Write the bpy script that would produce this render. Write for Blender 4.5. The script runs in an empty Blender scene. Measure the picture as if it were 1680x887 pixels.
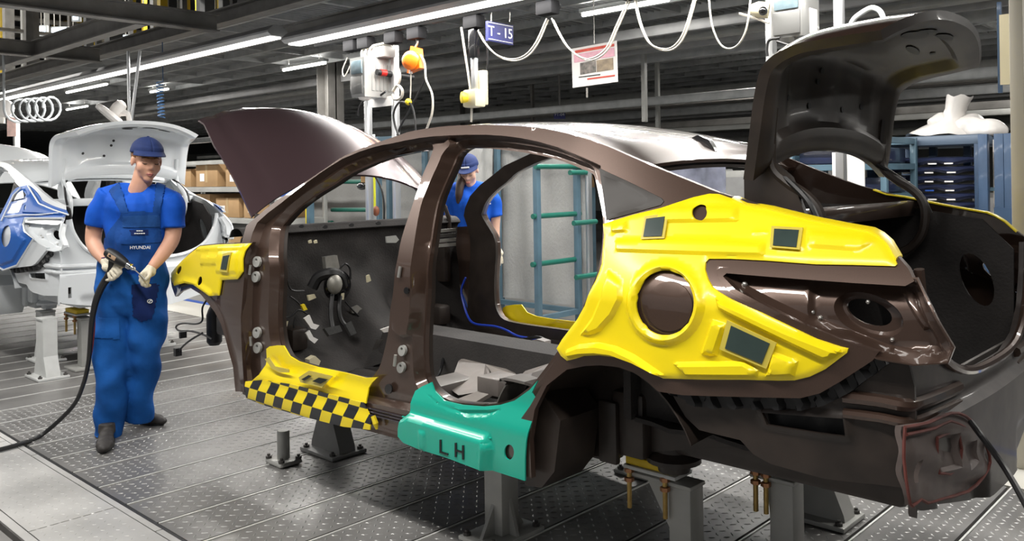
import bpy, bmesh, math, random
import numpy as np
from mathutils import Vector, Matrix
from mathutils.geometry import delaunay_2d_cdt
random.seed(7); np.random.seed(7)
SC = bpy.context.scene
COL = SC.collection
# ---------------------------------------------------------------- camera
F, CX, CY, ROLL, YAW, CAMH = 1410.0, 840.0, 292.0, math.radians(.85), math.atan(1497/1410.0), 1.45
FW = np.array([-math.cos(YAW), math.sin(YAW), 0.0]); RT = np.array([math.sin(YAW), math.cos(YAW), 0.0])
cam_d = bpy.data.cameras.new('camera'); cam = bpy.data.objects.new('camera', cam_d); COL.objects.link(cam)
cam_d.sensor_fit = 'HORIZONTAL'; cam_d.sensor_width = 36.0; cam_d.lens = 36.0*F/1680.0
cam_d.shift_y = -(443.5-CY)/1680.0; cam_d.clip_start = .05; cam_d.clip_end = 200
_r = Vector(RT); _u = Vector((0, 0, 1)); _f = Vector(FW)
_r2 = _r*math.cos(ROLL) - _u*math.sin(ROLL); _u2 = _u*math.cos(ROLL) + _r*math.sin(ROLL)
m = Matrix((( _r2.x, _u2.x, -_f.x, 0), (_r2.y, _u2.y, -_f.y, 0), (_r2.z, _u2.z, -_f.z, CAMH), (0, 0, 0, 1)))
cam.matrix_world = m
SC.camera = cam
# ---------------------------------------------------------------- world and exposure
w = bpy.data.worlds.new('hall_light'); SC.world = w; w.use_nodes = True
w.node_tree.nodes['Background'].inputs[0].default_value = (.82, .82, .82, 1)
w.node_tree.nodes['Background'].inputs[1].default_value = .30
SC.view_settings.view_transform = 'Standard'; SC.view_settings.look = 'None'
SC.view_settings.gamma = 1; SC.view_settings.use_curve_mapping = False
SC.view_settings.exposure = 0.34
def area_light(name, loc, sx, sy, watts, rot=(0, 0, 0), col=(1, .97, .92), parent=None):
    d = bpy.data.lights.new(name, 'AREA'); d.shape = 'RECTANGLE'; d.size = sx; d.size_y = sy; d.energy = watts; d.color = col
    o = bpy.data.objects.new(name, d); COL.objects.link(o); o.location = loc; o.rotation_euler = rot
    if parent: o.parent = parent
    return o
# ---------------------------------------------------------------- pixel -> ray helpers
def ray(px, py):
    a = (px-CX)/F; b = (CY-py)/F
    A = a*math.cos(ROLL)+b*math.sin(ROLL); B = -a*math.sin(ROLL)+b*math.cos(ROLL)
    return FW+A*RT+np.array([0, 0, B])
def P(px, py, X=None, Y=None, Z=None, D=None):
    r = ray(px, py)
    t = X/r[0] if X is not None else Y/r[1] if Y is not None else (Z-CAMH)/r[2] if Z is not None else D
    p = r*t; p[2] += CAMH
    return p
# ---------------------------------------------------------------- materials
MATS = {}
def mat(name, col, rough=.5, metal=0., coat=0., var=0., scale=8., bump=0., bscale=60., emit=0., alpha=None, trans=0., col2=None, stretch=None, spec=.5, coatr=.05):
    if name in MATS: return MATS[name]
    m = bpy.data.materials.new(name); m.use_nodes = True; nt = m.node_tree; N = nt.nodes; L = nt.links
    b = N['Principled BSDF']
    b.inputs['Roughness'].default_value = rough; b.inputs['Metallic'].default_value = metal
    b.inputs['Coat Weight'].default_value = coat; b.inputs['Coat Roughness'].default_value = coatr
    b.inputs['Specular IOR Level'].default_value = spec
    b.inputs['Base Color'].default_value = (*col, 1)
    tc = N.new('ShaderNodeTexCoord'); src = tc.outputs['Object']
    if stretch:
        mp = N.new('ShaderNodeMapping'); mp.inputs['Scale'].default_value = stretch; L.new(src, mp.inputs[0]); src = mp.outputs[0]
    if var > 0 or col2:
        n = N.new('ShaderNodeTexNoise'); n.inputs['Scale'].default_value = scale; n.inputs['Detail'].default_value = 6
        L.new(src, n.inputs['Vector'])
        r = N.new('ShaderNodeValToRGB'); r.color_ramp.elements[0].position = .3; r.color_ramp.elements[1].position = .7
        c2 = col2 or tuple(min(1, c*(1+var)) for c in col)
        c1 = col if col2 else tuple(c*(1-var) for c in col)
        r.color_ramp.elements[0].color = (*c1, 1); r.color_ramp.elements[1].color = (*c2, 1)
        L.new(n.outputs['Fac'], r.inputs[0]); L.new(r.outputs[0], b.inputs['Base Color'])
    if bump > 0:
        n2 = N.new('ShaderNodeTexNoise'); n2.inputs['Scale'].default_value = bscale; n2.inputs['Detail'].default_value = 4
        L.new(src, n2.inputs['Vector'])
        bp = N.new('ShaderNodeBump'); bp.inputs['Strength'].default_value = bump; bp.inputs['Distance'].default_value = .01
        L.new(n2.outputs['Fac'], bp.inputs['Height']); L.new(bp.outputs[0], b.inputs['Normal'])
    if emit > 0:
        b.inputs['Emission Color'].default_value = (*col, 1); b.inputs['Emission Strength'].default_value = emit
    if trans > 0: b.inputs['Transmission Weight'].default_value = trans
    if alpha is not None: b.inputs['Alpha'].default_value = alpha
    MATS[name] = m
    return m
M = dict(
 brown=mat('brown_paint', (.078, .047, .035), .34, .45, 1., var=.06, scale=300, coatr=.03),
 hoodp=mat('hood_paint', (.085, .052, .058), .32, .45, 1., coatr=.02),
 dark=mat('dark_primer', (.030, .022, .018), .45, .1, .1, var=.35, scale=9),
 felt=mat('sound_mat', (.022, .019, .018), .75, 0, 0, var=.4, scale=7, bump=.25, bscale=90),
 greyp=mat('grey_primer', (.15, .135, .125), .5, .2, .1, var=.25, scale=5),
 yellow=mat('yellow_plastic', (.93, .73, .005), .34, 0, .25, var=.03, scale=3, coatr=.15, bump=.03, bscale=14),
 teal=mat('teal_plastic', (.006, .42, .30), .28, 0, .4, var=.05, scale=4, coatr=.1),
 blk=mat('black_rubber', (.010, .010, .011), .5, var=.2, scale=20),
 blkg=mat('black_gloss', (.008, .008, .009), .18, 0, .4),
 white=mat('white_paint', (.74, .77, .79), .30, 0, .8, var=.02, scale=3, coatr=.05),
 whitein=mat('white_primer', (.62, .65, .67), .42, 0, .2, var=.05, scale=5),
 bluecov=mat('blue_cover', (.006, .095, .40), .5, 0, .05, var=.08, scale=4),
 steel=mat('painted_steel_grey', (.40, .40, .38), .45, .1, .1, var=.12, scale=6),
 steelw=mat('stand_white', (.55, .56, .55), .5, 0, .1, var=.12, scale=6),
 dsteel=mat('dark_steel', (.10, .095, .09), .45, .5, 0, var=.3, scale=8),
 zinc=mat('zinc', (.50, .49, .46), .35, .8, 0, var=.15, scale=20),
 brass=mat('brass_screw', (.45, .30, .10), .35, .8, 0, var=.2, scale=30),
 chrome=mat('chrome', (.75, .75, .76), .15, 1., 0),
 alu=mat('aluminium', (.60, .61, .62), .32, .85, 0, var=.06, scale=12, stretch=(1, 1, .1)),
 beam=mat('beam_grey', (.25, .24, .225), .5, .15, 0, var=.2, scale=4),
 beaml=mat('beam_light', (.36, .36, .36), .45, .2, 0, var=.15, scale=4),
 mesh=mat('galvanised', (.42, .43, .43), .45, .25, 0, var=.15, scale=6),
 conc=mat('concrete', (.20, .195, .19), .55, 0, 0, var=.2, scale=2.5, bump=.05, bscale=30),
 concl=mat('floor_paint_pale', (.62, .61, .56), .35, 0, .1, var=.06, scale=2),
 bluel=mat('blue_line', (.03, .10, .42), .4, var=.1, scale=5),
 rackb=mat('rack_blue', (.085, .155, .205), .45, .1, .1, var=.15, scale=5),
 rackn=mat('rack_navy', (.030, .065, .13), .45, .1, .1, var=.15, scale=5),
 green=mat('arm_green', (.010, .13, .095), .45, 0, .1, var=.1, scale=6),
 sheet=mat('grey_mesh_sheet', (.36, .36, .35), .6, 0, 0, var=.12, scale=3, bump=.5, bscale=50, stretch=(1, 1, .6)),
 card=mat('cardboard', (.40, .25, .12), .8, var=.12, scale=4, bump=.05, bscale=40),
 paper=mat('white_paper', (.82, .80, .78), .7, var=.03, scale=5),
 plast=mat('white_film', (.80, .77, .74), .35, 0, .2, var=.06, scale=6),
 navy=mat('navy_sign', (.018, .022, .14), .4, var=.05, scale=5),
 orange=mat('orange_plastic', (.95, .20, .01), .35, 0, .2, var=.05, scale=8),
 red=mat('red_plastic', (.55, .02, .015), .4, var=.05, scale=8),
 redw=mat('red_rust_edge', (.13, .035, .028), .6, var=.4, scale=14),
 tag=mat('window_tag', (.035, .055, .050), .25, 0, .3, var=.15, scale=10),
 clear=mat('clear_pocket', (.62, .50, .08), .25, 0, .3, var=.08, scale=10),
 cloth=mat('tshirt_blue', (.007, .085, .50), .75, 0, 0, var=.12, scale=14, bump=.35, bscale=16, spec=.2),
 cloth2=mat('overall_blue', (.010, .062, .26), .8, 0, 0, var=.2, scale=10, bump=.5, bscale=18, spec=.2),
 cloth3=mat('pocket_navy', (.008, .022, .11), .8, 0, 0, var=.15, scale=12, bump=.3, bscale=20, spec=.2),
 trous=mat('trousers_blue', (.010, .095, .36), .8, 0, 0, var=.2, scale=8, bump=.6, bscale=14, spec=.2),
 cap=mat('cap_navy', (.018, .033, .115), .75, 0, 0, var=.1, scale=20, bump=.1, bscale=80, spec=.2),
 skin=mat('skin', (.62, .34, .235), .5, 0, 0, var=.07, scale=9, spec=.35),
 skin2=mat('skin_pale', (.60, .37, .28), .5, 0, 0, var=.06, scale=9, spec=.35),
 lips=mat('lips', (.45, .16, .13), .5),
 hair=mat('hair_ginger', (.20, .085, .028), .6, var=.35, scale=40, stretch=(1, 1, .2), bump=.5, bscale=120),
 hair2=mat('hair_dark', (.035, .016, .010), .5, var=.35, scale=40, stretch=(1, 1, .15), bump=.4, bscale=100),
 glove=mat('cotton_glove', (.72, .66, .53), .85, var=.08, scale=30, bump=.4, bscale=150, spec=.2),
 shoe=mat('shoe_dark', (.030, .026, .024), .65, var=.25, scale=20),
 eye=mat('eye_white', (.55, .50, .46), .3), lash=mat('lash_dark', (.05, .028, .02), .7),
 cable=mat('white_cable', (.50, .47, .41), .45), bcable=mat('black_cable', (.012, .012, .013), .45),
 bluecab=mat('blue_cable', (.02, .06, .50), .4), yelcab=mat('yellow_tape', (.85, .65, .02), .45),
 lamp=mat('tube_glow', (1., .985, .93), .4, emit=9.), lampl=mat('strip_glow', (1., .985, .94), .4, emit=2.2),
 lampf=mat('far_tube_glow', (1., .985, .93), .4, emit=3.),
 win=mat('high_window_glow', (.72, .86, 1.), .4, emit=2.2),
 box=mat('controller_grey', (.30, .30, .29), .4, .1, .2, var=.05, scale=5), boxd=mat('controller_dark', (.16, .16, .155), .45, .1, .2),
 screen=mat('lcd', (.16, .22, .25), .25, 0, .3, var=.15, scale=20), text=mat('white_print', (.80, .80, .80), .6),
 ink=mat('black_print', (.008, .012, .011), .5), pink=mat('pink_print', (.75, .42, .50), .7, var=.1, scale=20),
 redp=mat('red_print', (.65, .10, .07), .7, var=.15, scale=30), photo=mat('printed_photo', (.16, .13, .10), .6, col2=(.42, .33, .22), scale=14),
 nblue=mat('part_navy', (.020, .026, .060), .28, 0, .4, var=.2, scale=6), coil=mat('coil_hose', (.55, .58, .60), .35),
 bcoil=mat('blue_coil', (.05, .12, .25), .35), wall=mat('far_wall', (.42, .43, .40), .7, var=.12, scale=.8), yel2=mat('yellow_steel', (.55, .38, .02), .5, var=.1, scale=3),
 cream=mat('cream_plastic', (.66, .60, .42), .5, var=.05, scale=5), redh=mat('red_hose', (.28, .035, .02), .45),
)
# ---------------------------------------------------------------- object helpers
def newobj(name, data, parent=None):
    o = bpy.data.objects.new(name, data); COL.objects.link(o)
    if parent is not None: o.parent = parent
    return o
def tag(o, label=None, cat=None, group=None, kind=None):
    if label: o['label'] = label
    if cat: o['category'] = cat
    if group: o['group'] = group
    if kind: o['kind'] = kind
    return o
def thing(name, label, cat, loc=(0, 0, 0), group=None, rz=0.):
    o = newobj(name, None); o.location = loc; o.rotation_euler = (0, 0, rz); o.empty_display_size = .1
    return tag(o, label, cat, group)
def meshdata(name, V, Fc, mats, smooth=35, fm=None):
    me = bpy.data.meshes.new(name); me.from_pydata([tuple(map(float, v)) for v in V], [], [tuple(map(int, f)) for f in Fc])
    for mm in (mats if isinstance(mats, (list, tuple)) else [mats]): me.materials.append(mm)
    if fm is not None: me.polygons.foreach_set('material_index', np.array(fm, dtype=np.int32))
    if smooth:
        me.polygons.foreach_set('use_smooth', np.ones(len(me.polygons), dtype=bool))
        try: me.set_sharp_from_angle(angle=math.radians(smooth))
        except Exception: pass
    me.update()
    return me
def mobj(name, V, Fc, mt, parent=None, smooth=35, fm=None):
    o = newobj(name, meshdata(name, V, Fc, mt, smooth, fm))
    if parent is not None:
        o.parent = parent; o.matrix_parent_inverse = Matrix.Translation(-Vector(parent.location)) if parent.rotation_euler.z == 0 else pinv(parent)
    return o
def pinv(o):
    Mx = Matrix.Translation(o.location) @ Matrix.Rotation(o.rotation_euler.z, 4, 'Z')
    return Mx.inverted()
class G:
    """collects geometry of one part in world coordinates"""
    def __init__(s): s.V = []; s.F = []; s.M = []; s.mi = 0
    def add(s, V, Fc):
        n = len(s.V); s.V += [tuple(v) for v in V]; s.F += [tuple(i+n for i in f) for f in Fc]; s.M += [s.mi]*len(Fc); return s
    def box(s, a, b, bev=0.):
        x0, y0, z0 = [min(p, q) for p, q in zip(a, b)]; x1, y1, z1 = [max(p, q) for p, q in zip(a, b)]
        if bev <= 0:
            V = [(x0, y0, z0), (x1, y0, z0), (x1, y1, z0), (x0, y1, z0), (x0, y0, z1), (x1, y0, z1), (x1, y1, z1), (x0, y1, z1)]
            return s.add(V, [(0, 3, 2, 1), (4, 5, 6, 7), (0, 1, 5, 4), (1, 2, 6, 5), (2, 3, 7, 6), (3, 0, 4, 7)])
        bm = bmesh.new(); bmesh.ops.create_cube(bm, size=1)
        for v in bm.verts: v.co = Vector(((x0+x1)/2+v.co.x*(x1-x0), (y0+y1)/2+v.co.y*(y1-y0), (z0+z1)/2+v.co.z*(z1-z0)))
        bmesh.ops.bevel(bm, geom=bm.edges[:], offset=min(bev, .45*min(x1-x0, y1-y0, z1-z0)), segments=2, affect='EDGES', profile=.5)
        bm.verts.index_update(); V = [v.co[:] for v in bm.verts]; Fc = [[v.index for v in f.verts] for f in bm.faces]; bm.free()
        return s.add(V, Fc)
    def obox(s, c, ax, ay, az, bev=0.):
        """oriented box: centre and three half vectors"""
        c = np.array(c, float); g = G().box((-1, -1, -1), (1, 1, 1)) if bev <= 0 else None
        if g is None:
            lx, ly, lz = [np.linalg.norm(v) for v in (ax, ay, az)]
            g = G().box((-lx, -ly, -lz), (lx, ly, lz), bev); g.V = [(v[0]/lx, v[1]/ly, v[2]/lz) for v in g.V]
        V = [c+np.array(ax)*v[0]+np.array(ay)*v[1]+np.array(az)*v[2] for v in g.V]
        return s.add(V, g.F)
    def tube(s, pts, r, n=8, closed=False, cap=True, sm=0):
        pts = [np.array(p, float) for p in pts]
        if sm: pts = crv(pts, sm, closed)
        k = len(pts); R = r if hasattr(r, '__len__') else [r]*k
        if len(R) != k: R = np.interp(np.linspace(0, 1, k), np.linspace(0, 1, len(R)), R)
        V = []; Fc = []; prev = None
        for i in range(k):
            a = pts[(i-1) % k] if (closed or i > 0) else pts[0]; b = pts[(i+1) % k] if (closed or i < k-1) else pts[-1]
            t = b-a; t = t/(np.linalg.norm(t)+1e-12)
            if prev is None:
                u = np.cross(t, (0, 0, 1.)); u = u if np.linalg.norm(u) > .05 else np.cross(t, (1., 0, 0))
            else: u = prev-t*(prev@t)
            u = u/(np.linalg.norm(u)+1e-12); prev = u; v = np.cross(t, u)
            for j in range(n):
                an = 2*math.pi*j/n; V.append(pts[i]+R[i]*(math.cos(an)*u+math.sin(an)*v))
        for i in range(k if closed else k-1):
            for j in range(n):
                a = i*n+j; b = i*n+(j+1) % n; c = ((i+1) % k)*n+(j+1) % n; d = ((i+1) % k)*n+j; Fc.append((a, b, c, d))
        if cap and not closed:
            Fc.append(tuple(range(n-1, -1, -1))); Fc.append(tuple((k-1)*n+j for j in range(n)))
        return s.add(V, Fc)
    def cyl(s, a, b, r, n=14, r2=None):
        return s.tube([a, b], [r, r if r2 is None else r2], n)
    def lathe(s, c, axis, prof, n=20):
        """prof: (radius, height) along axis"""
        ax = np.array(axis, float); ax /= np.linalg.norm(ax); u = np.cross(ax, (0, 0, 1.)); u = u if np.linalg.norm(u) > .05 else np.cross(ax, (1., 0, 0)); u /= np.linalg.norm(u); v = np.cross(ax, u)
        c = np.array(c, float); V = []; Fc = []
        for r, h in prof:
            for j in range(n):
                a = 2*math.pi*j/n; V.append(c+ax*h+r*(math.cos(a)*u+math.sin(a)*v))
        for i in range(len(prof)-1):
            for j in range(n): Fc.append((i*n+j, i*n+(j+1) % n, (i+1)*n+(j+1) % n, (i+1)*n+j))
        Fc.append(tuple(range(n-1, -1, -1))); Fc.append(tuple((len(prof)-1)*n+j for j in range(n)))
        return s.add(V, Fc)
    def prism(s, poly, d):
        """extrude planar polygon (3-D points) by vector d"""
        k = len(poly); V = [np.array(p, float) for p in poly]+[np.array(p, float)+np.array(d) for p in poly]
        Fc = [tuple(range(k-1, -1, -1)), tuple(range(k, 2*k))]+[(i, (i+1) % k, k+(i+1) % k, k+i) for i in range(k)]
        return s.add(V, Fc)
    def grid(s, A, thick=None, closed_u=False):
        """A: rows x cols x 3; thick: vector or None -> closed slab"""
        A = np.asarray(A, float); r, c = A.shape[:2]; V = [tuple(p) for p in A.reshape(-1, 3)]; Fc = []
        for i in range(r-1):
            for j in range(c-1): Fc.append((i*c+j, i*c+j+1, (i+1)*c+j+1, (i+1)*c+j))
        if thick is not None:
            T = np.asarray(thick, float); B = A+T; n = len(V); V += [tuple(p) for p in B.reshape(-1, 3)]
            Fc += [tuple(i+n for i in f[::-1]) for f in list(Fc)]
            ring = [j for j in range(c)]+[i*c+c-1 for i in range(1, r)]+[(r-1)*c+j for j in range(c-2, -1, -1)]+[i*c for i in range(r-2, 0, -1)]
            for a, b in zip(ring, ring[1:]+ring[:1]): Fc.append((b, a, a+n, b+n))
        return s.add(V, Fc)
    def ell(s, c, rx, ry, rz, n=12, k=8, ax=None):
        V = []; Fc = []; c = np.array(c, float)
        E = np.eye(3) if ax is None else np.array(ax, float)
        for i in range(k+1):
            th = math.pi*i/k
            for j in range(n):
                ph = 2*math.pi*j/n; V.append(c+E[0]*rx*math.sin(th)*math.cos(ph)+E[1]*ry*math.sin(th)*math.sin(ph)+E[2]*rz*math.cos(th))
        for i in range(k):
            for j in range(n): Fc.append((i*n+j, (i+1)*n+j, (i+1)*n+(j+1) % n, i*n+(j+1) % n))
        return s.add(V, Fc)
    def obj(s, name, mt, parent=None, smooth=35): return mobj(name, s.V, s.F, mt, parent, smooth, s.M if isinstance(mt, (list, tuple)) else None)
def crv(pts, n=6, closed=False):
    """Catmull-Rom through points; a point with an extra trailing 1 is a corner"""
    pts = [np.array(p, float) for p in pts]
    if len(pts) < 3: return pts
    k = len(pts); out = []
    for i in range(k if closed else k-1):
        p1 = pts[i]; p2 = pts[(i+1) % k]
        p0 = pts[(i-1) % k] if (closed or i > 0) else 2*p1-p2
        p3 = pts[(i+2) % k] if (closed or i < k-2) else 2*p2-p1
        for j in range(n):
            t = j/n; out.append(.5*((2*p1)+(-p0+p2)*t+(2*p0-5*p1+4*p2-p3)*t*t+(-p0+3*p1-3*p2+p3)*t**3))
    if not closed: out.append(pts[-1])
    return out
def copytree(o, parent=None, dx=None):
    c = o.copy(); COL.objects.link(c)
    if parent is not None: c.parent = parent; c.matrix_parent_inverse = o.matrix_parent_inverse.copy()
    for ch in list(o.children): copytree(ch, c)
    return c
# ---------------------------------------------------------------- panels cut from outlines on a curved surface
def resample(poly, step):
    out = []; k = len(poly)
    for i in range(k):
        a = np.array(poly[i], float); b = np.array(poly[(i+1) % k], float); n = max(1, int(np.linalg.norm(b-a)/step))
        for j in range(n): out.append(a+(b-a)*j/n)
    return np.array(out)
def inside(pts, poly):
    pts = np.asarray(pts); poly = np.asarray(poly); x, y = pts[:, 0], pts[:, 1]; r = np.zeros(len(pts), bool); j = len(poly)-1
    for i in range(len(poly)):
        xi, yi = poly[i]; xj, yj = poly[j]
        c = ((yi > y) != (yj > y)) & (x < (xj-xi)*(y-yi)/((yj-yi) if abs(yj-yi) > 1e-12 else 1e-12)+xi); r ^= c; j = i
    return r
def sdist(pts, poly, closed=True):
    pts = np.asarray(pts, float); poly = np.asarray(poly, float); d = np.full(len(pts), 1e9); k = len(poly)
    for i in range(k if closed else k-1):
        a = poly[i]; b = poly[(i+1) % k]; ab = b-a; t = np.clip(((pts-a)@ab)/(ab@ab+1e-12), 0, 1)
        d = np.minimum(d, np.linalg.norm(pts-(a+t[:, None]*ab), axis=1))
    return np.where(inside(pts, poly), d, -d) if closed else d
def sstep(x): x = np.clip(x, 0, 1); return x*x*(3-2*x)
def tess(outline, holes, step, extra=()):
    """2-D triangulation: verts, tris"""
    loops = [resample(outline, step)]+[resample(h, step) for h in holes]
    pts = []; edges = []
    for lp in loops:
        n = len(pts); pts += [tuple(p) for p in lp]; edges += [(n+i, n+(i+1) % len(lp)) for i in range(len(lp))]
    o = np.array(loops[0]); lo = o.min(0); hi = o.max(0)
    gx, gy = np.meshgrid(np.arange(lo[0], hi[0], step), np.arange(lo[1], hi[1], step*.9)); gx[::2] += step/2
    gp = np.stack([gx.ravel(), gy.ravel()], 1); keep = sdist(gp, loops[0]) > step*.5
    gp = gp[keep]
    for h in loops[1:]: gp = gp[sdist(gp, h) < -step*.5]
    for ex in extra:
        e = resample(ex, step); n = len(pts); pts += [tuple(p) for p in e]; edges += [(n+i, n+(i+1) % len(e)) for i in range(len(e))]
        gp = gp[sdist(gp, np.vstack([e, e[:1]]), False) > step*.4]
    pts += [tuple(p) for p in gp]
    v, e, f, *_ = delaunay_2d_cdt([Vector(p) for p in pts], edges, [], 0, 1e-7)
    v = np.array([(p.x, p.y) for p in v]); f = np.array([t for t in f if len(t) == 3])
    c = v[f].mean(1); k = inside(c, loops[0])
    for h in loops[1:]: k &= ~inside(c, h)
    return v, f[k]
def poff(poly, d):
    """offset a closed 2-D polygon outwards by d"""
    p = np.asarray(poly, float); a = np.roll(p, 1, 0); b = np.roll(p, -1, 0)
    ar = .5*np.sum(p[:, 0]*b[:, 1]-b[:, 0]*p[:, 1]); t = b-a; t /= np.linalg.norm(t, axis=1)[:, None]+1e-12
    n = np.stack([t[:, 1], -t[:, 0]], 1)*(1 if ar > 0 else -1)
    return p+n*d
def slab(v3, tris, off):
    """thicken a triangulated sheet by offset vectors (n x 3)"""
    n = len(v3); V = np.vstack([v3, v3+off]); cnt = {}
    for t in tris:
        for a, b in ((t[0], t[1]), (t[1], t[2]), (t[2], t[0])): cnt[(a, b)] = cnt.get((a, b), 0)+1
    Fc = [tuple(t) for t in tris]+[(t[2]+n, t[1]+n, t[0]+n) for t in tris]
    for (a, b) in cnt:
        if (b, a) not in cnt: Fc.append((b, a, a+n, b+n))
    return V, Fc
# ================================================================ structure: floor
YB0, YB1 = 1.609, 4.43
fl = tag(G().box((-60, -12, -.14), (12, 40, -.035)).obj('floor', M['conc'], smooth=0), kind='structure')
def plate_mat(name, col, rough, metal):
    m = mat(name, col, rough, metal, 0, var=.36, scale=1.5, spec=.6)
    nt = m.node_tree; N = nt.nodes; L = nt.links; b = N['Principled BSDF']
    tc = [n for n in N if n.type == 'TEX_COORD'][0]; geo = N.new('ShaderNodeNewGeometry')
    n = N.new('ShaderNodeTexNoise'); n.inputs['Scale'].default_value = 2.3; n.inputs['Detail'].default_value = 8; L.new(geo.outputs['Position'], n.inputs['Vector'])
    r = N.new('ShaderNodeMapRange'); r.inputs['From Min'].default_value = .3; r.inputs['From Max'].default_value = .7; r.inputs['To Min'].default_value = rough-.12; r.inputs['To Max'].default_value = rough+.15
    L.new(n.outputs['Fac'], r.inputs['Value']); L.new(r.outputs[0], b.inputs['Roughness'])
    tn = [x for x in N if x.type == 'TEX_NOISE'][0]; L.new(geo.outputs['Position'], tn.inputs['Vector'])
    return m
M['plate'] = plate_mat('tread_plate', (.195, .190, .185), .38, .35)
M['platel'] = plate_mat('tread_plate_pale', (.46, .455, .445), .42, .15)
M['lug'] = mat('tread_lug', (.30, .30, .295), .36, .4)
M['groove'] = mat('groove_edge', (.72, .72, .70), .4, .3)
SW = .3222
pl = G().box((0, YB0+.012, -.03), (SW-.016, YB1-.012, 0.), 0)
pl_me = meshdata('plank', pl.V, pl.F, M['plate'], 0)
ed = G().box((0, YB0+.012, -.02), (.008, YB1-.012, .0035)); ed_me = meshdata('edge_strip', ed.V, ed.F, M['groove'], 0)
for k in range(-8, 52):
    x = -1.056-SW*k
    o = newobj('plank', pl_me, fl); o.location = (x+.005, 0, 0)
    e = newobj('edge_strip', ed_me, o)
# tread lugs: small raised bars, alternating direction
def lugs(name, x0, x1, y0, y1, s, ln, wd, h, parent, mt, skip=None):
    V = []; Fc = []; i = 0
    nx = int((x1-x0)/s); ny = int((y1-y0)/s)
    for a in range(nx):
        for b in range(ny):
            x = x0+(a+.5)*s; y = y0+(b+.5)*s; 
            if skip and skip(x, y): continue
            d = (1, 1) if (a+b) % 2 == 0 else (1, -1); d = np.array(d)/1.414; q = np.array((-d[1], d[0]))
            n = len(V); c = np.array((x, y))
            for (u, v, z) in ((-ln, 0, 0), (0, -wd, 0), (ln, 0, 0), (0, wd, 0), (-ln*.45, 0, h), (ln*.45, 0, h)):
                p = c+d*u+q*v; V.append((p[0], p[1], z))
            Fc += [(n, n+1, n+4), (n+1, n+2, n+5), (n+1, n+5, n+4), (n+2, n+3, n+5), (n+3, n, n+4), (n+3, n+4, n+5)]
    o = mobj(name, V, Fc, mt, parent, 0); tag(o, kind='stuff'); return o
def seamgap(x, y):
    t = ((-1.056-x)/SW) % 1.0
    return t < .07 or t > .93
lugs('tread_pattern', -6.2, .4, YB0+.03, YB1-.02, .043, .016, .0052, .0022, fl, M['lug'], seamgap)
# walkway plates beside the conveyor
wk = tag(G().box((-40, 1.170, -.035), (6, YB0-.004, -.004)).obj('trim_1', M['dsteel'], smooth=0), kind='structure')
wp = G().box((.004, 1.215, -.01), (1.496, 1.566, .003)); wp_me = meshdata('walkway_plate', wp.V, wp.F, M['platel'], 0)
wb = G().box((.004, 1.572, -.01), (1.496, YB0-.008, .002)).box((.004, 1.174, -.01), (1.496, 1.211, .002)); wb_me = meshdata('walkway_border', wb.V, wb.F, M['platel'], 0)
for k in range(-3, 14):
    o = newobj('walkway_plate', wp_me, wk); o.location = (-3.95-1.5*k, 0, 0)
    o2 = newobj('walkway_border', wb_me, wk); o2.location = (-3.95-1.5*k+.4, 0, 0)
lugs('walkway_tread', -6.0, -3.0, 1.225, 1.560, .045, .016, .006, .0040, wk, M['platel'])
tag(G().box((-40, YB1+.004, -.035), (6, 4.93, .0)).obj('trim_2', M['concl'], smooth=0), kind='structure')
tag(G().box((-40, 4.93, -.035), (6, 5.03, .001)).obj('trim_3', M['bluel'], smooth=0), kind='structure')
tag(G().box((-40, 5.03, -.036), (6, 16, -.001)).obj('trim_4', mat('aisle_grey', (.27, .265, .255), .4, var=.15, scale=2), smooth=0), kind='structure')
tag(G().box((-40, YB0-.004, -.034), (6, YB0+.010, -.001)).obj('trim_5', M['blk'], smooth=0), kind='structure')
# ================================================================ structure: walls, ceiling deck, steelwork
tag(G().box((-62, 30, -.1), (14, 30.2, 9)).obj('wall_back', M['wall'], smooth=0), kind='structure')
tag(G().box((-60.2, -12, -.1), (-60, 30, 9)).obj('wall_left', M['wall'], smooth=0), kind='structure')
tag(G().box((12, -12, -.1), (12.2, 30, 9)).obj('wall_right', M['wall'], smooth=0), kind='structure')
ZC = 3.43
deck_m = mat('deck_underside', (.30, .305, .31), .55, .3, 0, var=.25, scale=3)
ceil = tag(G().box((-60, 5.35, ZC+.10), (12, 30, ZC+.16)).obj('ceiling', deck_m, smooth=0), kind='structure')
tag(G().box((-60, -12, 8.6), (12, 30, 8.8)).obj('ceiling_upper', mat('roof_sheet', (.10, .10, .11), .6, var=.2, scale=1), smooth=0), kind='structure')
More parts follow.
